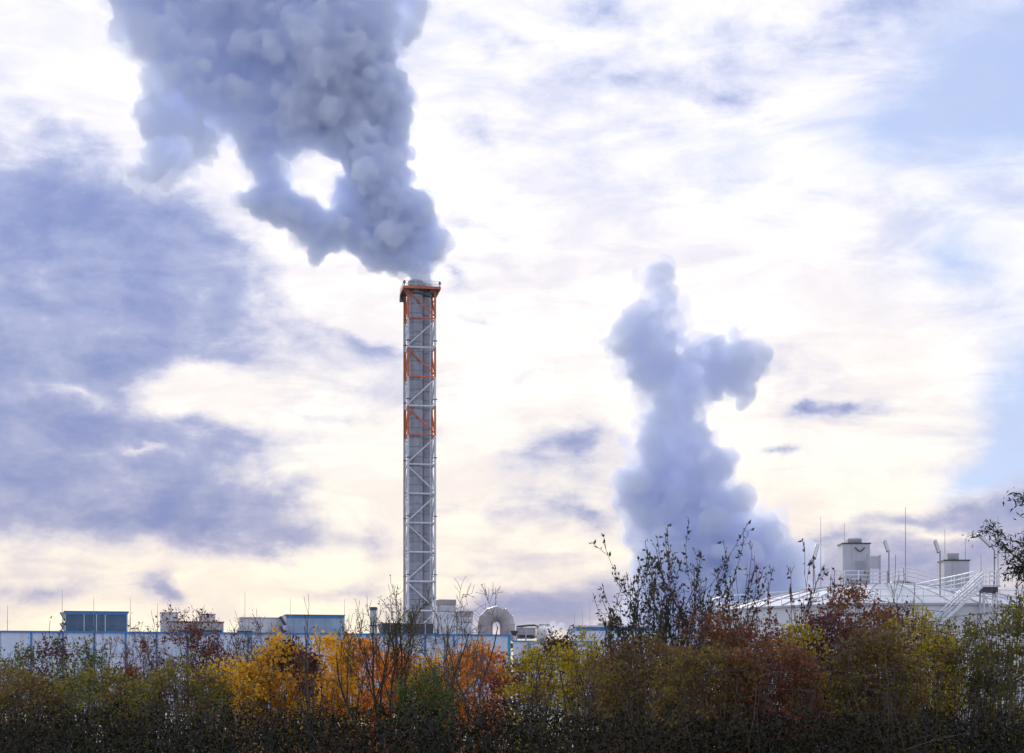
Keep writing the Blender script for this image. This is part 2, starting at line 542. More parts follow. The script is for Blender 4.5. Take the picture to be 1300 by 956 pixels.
# ------------------------------------------------------------------ ground
def ground():
    m = bpy.data.materials.new('rough_grass_ground')
    m.use_nodes = True
    g = NG(m.node_tree)
    b = m.node_tree.nodes['Principled BSDF']
    b.inputs['Roughness'].default_value = 0.95
    ob = g.new('ShaderNodeTexCoord').outputs['Object']
    n1, n2 = g.noise(ob, 0.15, 5.0, 0.6), g.noise(ob, 4.0, 6.0, 0.7)
    c = g.mix(g.ss(n1, 0.35, 0.65), (0.035, 0.045, 0.016), (0.075, 0.06, 0.028))
    c = g.mix(g.m('MULTIPLY', g.ss(n2, 0.4, 0.7), 0.6), c, (0.03, 0.026, 0.016))
    sy = g.new('ShaderNodeSeparateXYZ')
    g.put(sy.inputs[0], ob)
    yard = g.ss(g.m('MULTIPLY_ADD', n1, 12.0, sy.outputs[1]), 92.0, 96.0)  # unseen pale yard, added to bounce light up onto steam and tower
    bounce_col = g.mix(g.ss(n2, 0.35, 0.7), (0.34, 0.34, 0.33), (0.27, 0.27, 0.26))
    c = g.mix(yard, c, bounce_col)
    g.put(b.inputs['Base Color'], c)
    xs = [-3000, -1200, -500, -200, -80, -40, -20, -10, 0, 10, 20, 40, 80, 200, 500, 1200, 3000]
    ys = [-1500, -400, -100, -30, -12, -6, -3, 0, 3, 6, 9, 14, 20, 30, 50, 80, 130, 300, 700, 1500, 4000]
    vs = []
    for y in ys:
        for x in xs:
            bank = 1.0 / (1.0 + math.exp(min(50.0, (y - 6.0) * 0.9))) * math.exp(-max(0, -y - 10) / 40.0)
            vs.append((x, y, 1.0 * bank + (0.12 * mnoise.noise(Vector((x * 0.08, y * 0.08, 0))) if abs(x) < 100 and abs(y) < 90 else 0)))
    nx = len(xs)
    fs = [(j * nx + i, j * nx + i + 1, (j + 1) * nx + i + 1, (j + 1) * nx + i) for j in range(len(ys) - 1) for i in range(nx - 1)]
    o = link('ground', mesh_np('ground', vs, fs, True), m)
    tag(o, 'rough grassy ground with an unseen pale yard added beyond to bounce light', kind='structure')


ground()

# ------------------------------------------------------------------ factory hall
HA = Vector((wx(-42, 254.0), 254.0, 0))
HB = Vector((wx(648, 272.0), 272.0, 0))
HDIR = (HB - HA).normalized()
HANG = math.atan2(HDIR.y, HDIR.x)
HLEN = (HB - HA).length
HTOP = 11.85
hall = empty('factory_hall', HB, HANG, 'long flat roofed hall clad in pale ribbed panels with blue posts and blue coping', 'building')


def panel_mesh(w, h, ribs, depth=0.06):
    vs, fs = [], []
    p = w / ribs
    xs = []
    for i in range(ribs):
        x0 = i * p
        xs += [(x0, 0), (x0 + p * 0.55, 0), (x0 + p * 0.65, -depth), (x0 + p * 0.9, -depth)]
    xs.append((w, 0))
    for x, y in xs:
        vs += [(x, y, 0), (x, y, h)]
    for i in range(len(xs) - 1):
        fs.append((2 * i, 2 * i + 2, 2 * i + 3, 2 * i + 1))
    return mesh_np('panel', vs, fs)


NP = 18
PW = HLEN / NP
pm = panel_mesh(PW - 0.02, HTOP - 0.1, 12)
pm.materials.append(M['panel'])
post_me = MB().box(-0.13, 0.13, -0.16, -0.02, 0, HTOP - 0.05).mesh('post')
post_me.materials.append(M['blue'])
for i in range(NP):
    link('wall_panel', pm, None, hall, (-HLEN + i * PW + 0.01, 0, 0))
    link('post', post_me, None, hall, (-HLEN + i * PW, 0, 0))
MB().box(-0.42, 0.02, -0.18, -0.01, 0, HTOP - 0.05).build('corner_post', M['teal'], hall)
MB().box(-HLEN - 0.2, 0.05, -0.26, 0.35, HTOP - 0.2, HTOP + 0.06).build('coping', M['blue'], hall)
MB().box(-HLEN, 0, 0.02, 60, 11.0, 11.3).build('roof', M['roof'], hall)
sw = panel_mesh(59.9, HTOP - 0.1, 150)
link('side_wall', sw, M['panel'], hall, (0.0, 0.02, 0), R(90))
MB().box(-HLEN, 0, 59.9, 60.1, 0, 11.4).build('back_wall', M['panel'], hall)
ROOFZ = 11.3

# lower annex right of the hall
ann = empty('low_annex', (wx(649, 271), 271.5, 0), HANG, 'low pale annex with teal edge right of the hall corner', 'building')
aw = (760 - 650) * 271 / F
ah = wz(813, 271)
n_a = 4
apm = panel_mesh(aw / n_a - 0.02, ah - 0.1, 9)
apm.materials.append(M['panel'])
apost = MB().box(-0.13, 0.13, -0.12, -0.02, 0, ah - 0.02).mesh('post')
apost.materials.append(M['teal'])
for i in range(n_a):
    link('wall_panel', apm, None, ann, (0.3 + i * aw / n_a, 0, 0))
    link('post', apost, None, ann, (0.3 + (i + 0.75) * aw / n_a, 0, 0))
MB().box(0.1, aw + 0.4, -0.2, 0.3, ah - 0.2, ah).build('coping', M['teal'], ann)
MB().box(0.1, aw + 0.3, 0.02, 25, ah - 0.6, ah - 0.4).build('roof', M['roof'], ann)
MB().box(aw + 0.2, aw + 0.4, 0.1, 25, 0, ah - 0.1).build('side_wall', M['panel'], ann)


# ------------------------------------------------------------------ roof equipment
def wallD(px):
    """depth of the hall front at a picture column"""
    t = (px + 42) / 690.0
    return 254.0 + 18.0 * t


def onroof(px, back=5.0, extra=0.0):
    D = wallD(px) + back
    return D


def air_unit(px0, px1, pytop, label, light, hoods, depth=4.5, back=5.0):
    D = onroof((px0 + px1) / 2, back)
    w = (px1 - px0) * D / F
    zt = wz(pytop, D)
    h = zt - ROOFZ
    u = empty('air_handling_unit', (wx(px0, D), D, ROOFZ), HANG, label, 'ventilation unit')
    body = M['lightblue'] if light else M['louver']
    np_ = 4 if not light else 5
    hb = 0.42
    widths = [0.30, 0.20, 0.14, 0.36] if not light else [0.12, 0.22, 0.22, 0.22, 0.22]
    x = 0.0
    for k in range(np_):
        pw = w * widths[k]
        me = panel_mesh(pw - 0.08, h - hb - 0.12, max(3, int(pw / 0.28)), 0.05)
        link('panel', me, body, u, (x + 0.04, 0.0, 0.0))
        MB().box(x - 0.06, x + 0.06, -0.12, -0.055, 0, h - hb - 0.1).build('mullion', M['palemetal'] if not light else M['lightblue'], u)
        x += pw
    MB().box(0.0, w, 0.02, depth, 0, h - 0.12).build('casing', M['greymetal'], u)
    MB().box(-0.05, w + 0.05, -0.1, 0.016, h - hb - 0.08, h - 0.1).build('top_band', M['blue'], u)
    MB().box(-0.25, w + 0.2, -0.2, depth + 0.1, h - 0.1, h).build('roof_cap', M['brown'], u)
    MB().box(-0.05, w + 0.05, -0.14, -0.02, 0.0, 0.5).build('base_rail', M['blue'], u)
    MB().box(w - 0.14, w + 0.02, -0.13, -0.03, 0, h - hb - 0.1).build('corner_post', M['lightblue'], u)
    # saw-tooth weather hoods on the left end
    hh = (h - 0.6) / hoods
    for k in range(hoods):
        z1 = h - 0.12 - k * hh
        MB().prism([(-0.02, z1), (-0.85, z1 - 0.12), (-0.75, z1 - 0.22), (-0.02, z1 - hh * 0.92)], 0.1, depth - 0.2).build('intake_hood', M['greymetal'] if not light else M['palemetal'], u)
        MB().prism([(-0.90, z1 - 0.16), (-0.80, z1 - 0.30), (-0.04, z1 - hh * 0.99), (-0.04, z1 - hh * 0.93), (-0.74, z1 - 0.235)], 0.05, depth - 0.15).build('hood_lip', M['darkmetal'], u)
    return u


air_unit(83, 160, 775.5, 'dark blue grey louvred ventilation unit with saw tooth hoods at left of roof', False, 2)
air_unit(364, 437, 780, 'pale blue ventilation unit behind the orange trees with two stacked hoods', True, 2)


def roof_box(name, px0, px1, py, label, mat, cat, depth=4.0, back=6.0, cap=None, seams=0):
    D = onroof((px0 + px1) / 2, back)
    w = (px1 - px0) * D / F
    h = wz(py, D) - ROOFZ
    u = empty(name, (wx(px0, D), D, ROOFZ), HANG, label, cat)
    n = max(1, seams)
    for k in range(n):
        MB().box(w * k / n + 0.015, w * (k + 1) / n - 0.015, -0.03, 0.018, 0, h - 0.15).build('panel', mat, u)
    MB().box(0, w, 0.02, depth, 0, h - 0.14).build('casing', mat, u)
    MB().box(-0.08, w + 0.08, -0.12, depth + 0.08, h - 0.14, h).build('lid', cap or M['greymetal'], u)
    return u


roof_box('plant_housing', 204, 226, 777, 'narrow pale grey roof housing left of the red leaved shrub', M['palemetal'], 'roof housing', seams=2, back=9)
roof_box('plant_housing', 254, 273, 779, 'narrow pale roof housing behind the top of the red leaved shrub', M['palemetal'], 'roof housing', seams=2, back=12)
roof_box('plant_housing', 305, 364, 783.5, 'wide low white housing joined to the pale blue ventilation unit', M['palemetal'], 'roof housing', seams=3, back=9, cap=M['greymetal'])
# dark hood with a slanting end
D = onroof(248, 4)
s_ = D / F
u = empty('exhaust_hood', (wx(213, D), D, ROOFZ), HANG, 'brown exhaust hood with slanting left end behind the red leaved shrub', 'exhaust hood')
MB().prism([(14 * s_, 0), (70 * s_, 0), (70 * s_, wz(790, D) - ROOFZ), (0, wz(790, D) - ROOFZ), (0.5 * s_, wz(792, D) - ROOFZ)], 0, 3.0).build('hood', M['warmduct'], u)
MB().box(-0.1, 70 * s_ + 0.1, -0.1, 3.1, wz(790, D) - ROOFZ + 0.002, wz(788.5, D) - ROOFZ).build('lid', M['brown'], u)
MB().box(14 * s_, 68 * s_, -0.04, -0.005, 0.5, 1.1).build('grille', M['darkmetal'], u)
# small brown cowl
D = onroof(311, 3)
s_ = D / F
u = empty('roof_cowl', (wx(311, D), D, ROOFZ), HANG, 'small brown tapered cowl in front of the wide white housing', 'cowl')
MB().frustum((-11 * s_, 11 * s_, 0, 2.4), (-6 * s_, 6 * s_, 0.5, 1.9), wz(801, D) - ROOFZ, wz(794.5, D) - ROOFZ).build('cowl', M['warmduct'], u)
MB().box(-9 * s_, 9 * s_, 0.2, 2.2, 0, wz(801, D) - ROOFZ - 0.01).build('curb', M['darkmetal'], u)

# dark breeching in front of the stack
D = 274.5
s_ = D / F
u = empty('breeching_duct', (wx(485, D), D, ROOFZ), HANG, 'dark breeching duct with flared left end at the foot of the stack', 'duct')
ht = wz(791.5, D) - ROOFZ
MB().prism([(4 * s_, 0), (66 * s_, 0), (66 * s_, ht), (0, ht), (-0.5 * s_, ht - 0.5), (0.5 * s_, ht - 0.9)], 0, 4.0).build('duct', M['darkmetal'], u)
for k in range(4):
    MB().box((10 + 15 * k) * s_, (11.2 + 15 * k) * s_, -0.1, -0.005, 0, ht - 0.05).build('stiffener', M['greymetal'], u)
MB().box(-0.1, 66 * s_ + 0.1, -0.12, 4.1, ht + 0.002, ht + 0.12).build('top_flange', M['greymetal'], u)
# round exhaust left of the stack
D = onroof(474, 6)
s_ = D / F
u = empty('exhaust_pipe', (wx(474, D), D, ROOFZ), 0, 'thin dark exhaust pipe behind the leafy bare tree', 'exhaust pipe')
MB().lathe([(0.52, 0), (0.52, wz(772, D) - ROOFZ)], 20).build('pipe', M['greymetal'], u, smooth=True)
MB().lathe([(0.6, 0), (0.6, 0.5)], 20).build('cap_ring', M['darkmetal'], u, (0, 0, wz(772, D) - ROOFZ - 0.35), smooth=True)
MB().lathe([(0.66, 0), (0.66, 0.18)], 20).build('flange', M['darkmetal'], u, (0, 0, wz(795, D) - ROOFZ), smooth=True)


def vent_tower(px0, px1, pytop, pyband, label, D=276.0):
    s = D / F
    w = (px1 - px0) * s
    u = empty('vent_tower', (wx(px0, D), D, ROOFZ), HANG, label, 'vent tower')
    zt, zb = wz(pytop, D) - ROOFZ, wz(pyband, D) - ROOFZ
    MB().box(0.03, w - 0.03, 0.03, w - 0.03, 0, zb - 0.05).build('shaft', M['palemetal'], u)
    MB().box(0, w, 0, w, zb, zt - 0.9).build('louvre_head', M['greymetal'], u)
    for k in range(5):
        z = zb + 0.12 + k * (zt - 1.0 - zb) / 5
        MB().prism([(0.1, z), (w - 0.1, z), (w - 0.1, z + 0.14), (0.1, z + 0.14)], -0.08, -0.005).build('slat', M['palemetal'], u)
    MB().box(-0.06, w + 0.06, -0.06, w + 0.06, zt - 0.86, zt).build('cap', M['warmduct'], u)
    MB().box(-0.03, 0.12, -0.05, 0.02, 0, zb - 0.06).build('corner_trim', M['galv'], u)
    return u


vent_tower(558, 579, 761, 776, 'taller square vent tower with dark head right of the stack')
vent_tower(582, 600.5, 776, 790, 'shorter square vent tower between the taller one and the arched duct')

# arched duct, mitred from straight pieces
D = 282.0
s_ = D / F
arc = empty('arched_duct', (wx(630, D), D, ROOFZ), HANG * 0.5, 'weathered grey pipe bent into an inverted U on the roof', 'duct')
cz_ = wz(793.5, D) - ROOFZ
rr_, cr_ = 14.2 * s_, 9.6 * s_
path = [(-rr_, 0.0)] + [(-rr_ * math.cos(math.pi * k / 6), cz_ + rr_ * math.sin(math.pi * k / 6)) for k in range(7)] + [(rr_, 0.0)]
NQ = 24
rings = []
for i, (px_, pz_) in enumerate(path):
    a = path[max(0, i - 1)]
    b = path[min(len(path) - 1, i + 1)]
    dx, dz = b[0] - a[0], b[1] - a[1]
    L = math.hypot(dx, dz)
    nx_, nz_ = -dz / L, dx / L
    if i > 0 and i < len(path) - 1:
        d1 = ((path[i][0] - a[0]), (path[i][1] - a[1]))
        d2 = ((b[0] - path[i][0]), (b[1] - path[i][1]))
        ang = math.acos(max(-1, min(1, (d1[0] * d2[0] + d1[1] * d2[1]) / (math.hypot(*d1) * math.hypot(*d2)))))
        k_ = 1 / math.cos(ang / 2)
    else:
        k_ = 1.0
    rings.append([(px_ + nx_ * cr_ * k_ * math.cos(2 * math.pi * q / NQ), cr_ * math.sin(2 * math.pi * q / NQ), pz_ + nz_ * cr_ * k_ * math.cos(2 * math.pi * q / NQ)) for q in range(NQ)])
for i in range(len(path) - 1):
    vs = rings[i] + rings[i + 1]
    MB().add(vs, [(q, NQ + q, NQ + (q + 1) % NQ, (q + 1) % NQ) for q in range(NQ)]).build('duct_segment', M['warmduct'], arc, smooth=True)
    if i > 0:
        c = Vector((path[i][0], 0, path[i][1]))
        seam = [tuple(c + (Vector(p) - c) * 1.03) for p in rings[i]]
        MB().tube(seam + [seam[0]], 0.045, 5, False).build('seam_band', M['greymetal'], arc, smooth=True)

# pipework right of the arch
D = 276.0
s_ = D / F
pw_ = empty('pipe_rack', (wx(655, D), D, wz(813, D) - 0.6), HANG, 'pipe rack with vessel and pipes right of the arched duct', 'pipe rack')
zb = wz(813, D) - 0.6


def rz_(py):
    return wz(py, D) - zb


def rx_(px):
    return (px - 655) * s_


for px in (656, 668, 683.5, 694, 700):
    MB().box(rx_(px) - 0.09, rx_(px) + 0.09, 0, 0.18, 0, rz_(797)).build('column', M['greymetal'], pw_)
for py, a, b in ((797, 656, 684), (805, 656, 700), (794, 683, 693)):
    MB().tube([(rx_(a), 0.09, rz_(py)), (rx_(b), 0.09, rz_(py))], 0.10, 8).build('beam', M['greymetal'], pw_)
MB().tube([(rx_(657), 0.6, rz_(795.5)), (rx_(672), 0.6, rz_(793.8)), (rx_(680), 0.6, rz_(793.5)), (rx_(684.5), 0.6, rz_(794.5)), (rx_(684.5), 0.6, rz_(806))], 0.17, 8).build('pipe', M['darkmetal'], pw_, smooth=True)
MB().tube([(rx_(688), 1.2, rz_(793.4)), (rx_(702), 1.2, rz_(793.0))], 0.20, 8).build('pipe', M['darkmetal'], pw_, smooth=True)
MB().tube([(rx_(659), 1.6, rz_(803)), (rx_(682), 1.6, rz_(803))], 0.95, 16).build('vessel', M['warmduct'], pw_, smooth=True)
for px in (664, 671, 677):
    MB().tube([(rx_(px), 1.6, rz_(803)), (rx_(px) + 0.16, 1.6, rz_(803))], 1.0, 16).build('vessel_band', M['greymetal'], pw_, smooth=True)
MB().box(rx_(687), rx_(697), 1.0, 2.6, 0, rz_(796)).build('cabinet', M['greymetal'], pw_)
MB().box(rx_(661), rx_(684), 0.3, 0.6, rz_(809.5), rz_(806.5)).build('cable_tray', M['darkmetal'], pw_)
u = empty('hopper', (wx(653, 274.5), 274.5, wz(813, 274.5) - 0.5), 0, 'small dark funnel shaped hopper beside the arched duct', 'hopper')
zz = lambda py: wz(py, 274.5) - (wz(813, 274.5) - 0.5)
MB().lathe([(0.28, zz(807)), (0.62, zz(801.5)), (0.62, zz(800.8))], 16).build('funnel', M['darkmetal'], u, smooth=True)
MB().lathe([(0.22, 0), (0.22, zz(807))], 12).build('stand', M['palemetal'], u, smooth=True)

# low far building with blue fascia
D = 300.0
s_ = D / F
fb_ = empty('distant_shed', (wx(733, D), D, 0), 0.05, 'low pale shed with blue fascia behind the yellow bushes', 'building')
w_ = 95 * s_
zt_ = wz(794, D)
nseg = 6
for k in range(nseg):
    MB().box(w_ * k / nseg + 0.02, w_ * (k + 1) / nseg - 0.02, -0.03, 0.0, 0, zt_ - 0.9).build('wall_panel', M['panel'], fb_)
MB().box(0, w_, 0.005, 18, 0, zt_ - 0.88).build('wall', M['panel'], fb_)
MB().box(-0.2, w_ + 0.2, -0.2, 18.2, zt_ - 0.86, zt_ - 0.3).build('fascia', M['blue'], fb_)
MB().box(-0.5, w_ + 0.5, -0.5, 18.5, zt_ - 0.295, zt_).build('roof', M['palemetal'], fb_)
MB().box(w_ * 0.30, w_ * 0.42, 3, 5, zt_ + 0.002, zt_ + 0.5).build('roof_hatch', M['greymetal'], fb_)


# ------------------------------------------------------------------ lightning rods
def rod(px, pytop, D, zbase, label, r=0.045):
    zt = wz(pytop, D)
    u = empty('lightning_rod', (wx(px, D), D, zbase), 0, label, 'lightning rod', 'thin lightning rods')
    MB().tube([(0, 0, 0), (0, 0, (zt - zbase) * 0.5), (0, 0, zt - zbase)], [r, r * 0.8, r * 0.45], 6).build('rod', M['rod'], u, smooth=True)
    MB().frustum((-0.2, 0.2, -0.2, 0.2), (-0.1, 0.1, -0.1, 0.1), 0.0, 0.15).build('foot', M['greymetal'], u)


for px, py, lab in ((9.5, 768, 'thin lightning rod nearest the left edge of the picture'),
                    (79, 749, 'tall thin rod at left end of dark ventilation unit'),
                    (119, 758, 'thin rod over the middle of dark ventilation unit'),
                    (165.5, 759, 'thin rod just right of dark ventilation unit'),
                    (200, 766, 'short thin rod just left of narrow grey roof housing'),
                    (217, 763, 'short thin rod above narrow grey roof housing'),
                    (311, 751, 'thin rod above the small brown cowl'),
                    (368.5, 760, 'thin rod at left end of pale blue ventilation unit'),
                    (437.5, 761, 'thin rod at right end of pale blue ventilation unit')):
    rod(px, py, onroof(px, 2.0), ROOFZ, lab)
for px, py, lab in ((729.5, 778, 'short thin rod left of the distant shed'), (739.5, 776, 'short thin rod over left end of distant shed'),
                    (749, 769, 'tallest thin rod over the distant shed')):
    rod(px, py, 299.0, 0.0, lab, 0.05)


# ------------------------------------------------------------------ the stack
def build_stack():
    D = 285.0
    s = D / F
    A = R(9.4)
    base = (wx(533.3, D), D, 0)
    st = empty('chimney_stack', base, A, 'tall twin flue chimney in a lattice tower with red and white steelwork', 'chimney')
    a = 2.22
    top = 68.7
    bay = 4.775
    nb = int(top / bay)
    lev = [top - bay * k for k in range(nb + 1)] + [0.0]
    redbays = (0, 2, 4)
    cs = [(-a, -a), (a, -a), (a, a), (-a, a)]
    ca, sa = math.cos(-A), math.sin(-A)

    def loc(dx, dy):
        return (dx * ca - dy * sa, dx * sa + dy * ca)
    # legs, bay by bay
    legm = {}
    for ci, (x, y) in enumerate(cs):
        for k in range(len(lev) - 1):
            z0, z1 = lev[k + 1], lev[k]
            if z1 - z0 < 0.2:
                continue
            key = round(z1 - z0, 2)
            colr = 'red' if k in redbays else 'galv'
            if (key, colr) not in legm:
                me = MB().lathe([(0.175, 0.01), (0.175, z1 - z0 - 0.01)], 14).mesh('leg_section', True)
                me.materials.append(M[colr])
                legm[(key, colr)] = me
            link('leg_section', legm[(key, colr)], None, st, (x, y, z0))
    fl = MB().lathe([(0.36, 0), (0.36, 0.09)], 12).mesh('leg_flange')
    fl.materials.append(M['darkmetal'])
    for (x, y) in cs:
        for k in range(1, nb, 2):
            link('leg_flange', fl, None, st, (x, y, lev[k] - bay * 0.78))
    # bracing on four faces
    for fi in range(4):
        p, q = cs[fi], cs[(fi + 1) % 4]
        pi = 0.985
        p_ = (p[0] * pi, p[1] * pi)
        q_ = (q[0] * pi, q[1] * pi)
        for k in range(nb + 1):
            z1 = lev[k]
            z0 = lev[k + 1]
            red = k in redbays
            mt = M['red'] if red else M['galv']
            # the diagonals run in a zigzag
            f_, t_ = (p_, q_) if (k % 2 == 0) == (fi % 2 == 0) else (q_, p_)
            if z1 - z0 > 2:
                MB().tube([(f_[0], f_[1], z1 - 0.35), (t_[0], t_[1], z0 + 0.35)], 0.125, 8).build('diagonal_brace', mt, st, smooth=True)
            if k > 0:
                prevred = (k - 1) in redbays
                MB().tube([(p_[0], p_[1], z1), (q_[0], q_[1], z1)], 0.115 if prevred else 0.15, 8).build('horizontal_brace', M['red'] if prevred else M['galv'], st, smooth=True)
    # flues in cladding sections
    r = 1.15
    ftop = 70.25
    sec_h = 1.56
    secm = MB().lathe([(r, 0.0), (r, sec_h - 0.06)], 36, caps=False).mesh('flue_section', True)
    secm.materials.append(M['flue'])
    for fi, (dx, dy) in enumerate(((-0.68, -0.98), (0.62, 1.12))):
        lx, ly = loc(dx, dy)
        fo = MB().lathe([(r - 0.05, 0), (r - 0.05, ftop - 0.15), (r - 0.12, ftop - 0.15), (r - 0.12, ftop - 3)], 28, caps=False).build('flue', M['core'], st, (lx, ly, 0), smooth=True)
        nsec = int((ftop - 2.4) / sec_h)
        for k in range(nsec):
            o = link('flue_section', secm, None, fo, (0, 0, ftop - 2.3 - (k + 1) * sec_h))
            o.rotation_euler = (0, 0, k * 0.7 + fi)
            if k % 3 == 1:
                MB().lathe([(r + 0.05, 0), (r + 0.05, 0.10)], 28).build('stiffening_ring', M['greymetal'], fo, (0, 0, ftop - 2.3 - k * sec_h - 0.62), smooth=True)
        for t in range(4):
            b0 = math.radians(-145 + 45 * t)
            MB().box(r - 0.01, r + 0.035, -0.03, 0.03, 2, ftop - 2.35).build('seam_strip', M['greymetal'], fo, None, b0)
        MB().lathe([(r + 0.02, 0), (r + 0.09, 0.05), (r + 0.09, 2.05), (r + 0.02, 2.12), (r - 0.14, 2.12), (r - 0.14, 1.2)], 32, caps=False).build('flue_collar', M['flue'], fo, (0, 0, ftop - 2.14), smooth=True)
    # cable ladder along the rear left leg, vertical pipe on the right
    MB().box(-a - 0.30, -a - 0.18, a - 0.1, a + 0.1, 1, top - 1).build('cable_tray', M['darkmetal'], st)
    MB().tube([(a - 0.55, a * 0.1, 1), (a - 0.55, a * 0.1, top - 1.5)], 0.13, 8).build('riser_pipe', M['galv'], st, smooth=True)
    MB().tube([(0.35, -a * 0.2, 1), (0.35, -a * 0.2, top - 1.0)], 0.09, 8).build('riser_pipe', M['darkmetal'], st, smooth=True)
    # gallery at the top
    e = 2.98
    pl = MB().box(-e, e, -e, e, top + 0.0, top + 0.06).build('platform_deck', M['darkmetal'], st)
    for (x0, x1, y0, y1) in ((-e, e, -e - 0.1, -e), (-e, e, e, e + 0.1), (-e - 0.1, -e, -e, e), (e, e + 0.1, -e, e)):
        MB().box(x0, x1, y0, y1, top - 0.16, top + 0.24).build('edge_beam', M['red'], st)
    for k in range(5):
        x = -e + 0.3 + k * (2 * e - 0.6) / 4
        MB().box(x - 0.06, x + 0.06, -e + 0.02, e - 0.02, top - 0.28, top - 0.01).build('joist', M['darkmetal'], st)
    for (x, y) in cs:
        sx, sy = (1 if x > 0 else -1), (1 if y > 0 else -1)
        MB().tube([(x, y, top - 1.5), (sx * (e - 0.05), sy * (e - 0.05), top - 0.3)], 0.09, 6).build('bracket', M['red'], st, smooth=True)
    MB().box(-e - 0.15, -e + 0.5, e - 1.5, e - 0.2, top - 1.2, top - 0.3).build('cable_box', M['darkmetal'], st)
    MB().box(0.9, 1.7, 0.6, 1.5, top - 1.3, top - 0.4).build('junction_box', M['darkmetal'], st)
    pts = [(-e, -e), (e, -e), (e, e), (-e, e), (-e, -e)]
    for h in (0.62, 1.12):
        MB().tube([(x, y, top + h) for x, y in pts], 0.03, 5).build('guard_rail', M['galv'], st, smooth=True)
    for i in range(4):
        for t in (0, 0.33, 0.66):
            x = pts[i][0] + (pts[i + 1][0] - pts[i][0]) * t
            y = pts[i][1] + (pts[i + 1][1] - pts[i][1]) * t
            MB().box(x - 0.03, x + 0.03, y - 0.03, y + 0.03, top + 0.07, top + 1.12).build('rail_post', M['galv'], st)
    for (x, y) in ((-e + 0.1, -e + 0.2), (e - 0.05, -e + 0.2)):
        lb = MB().lathe([(0.06, 0), (0.06, 0.35)], 8).build('warning_lamp', M['darkmetal'], st, (x, y, top + 0.28), smooth=True)
        MB().lathe([(0.19, 0.36), (0.22, 0.5), (0.20, 0.75), (0.1, 0.85)], 10).build('lamp_body', M['darkmetal'], lb, smooth=True)


build_stack()


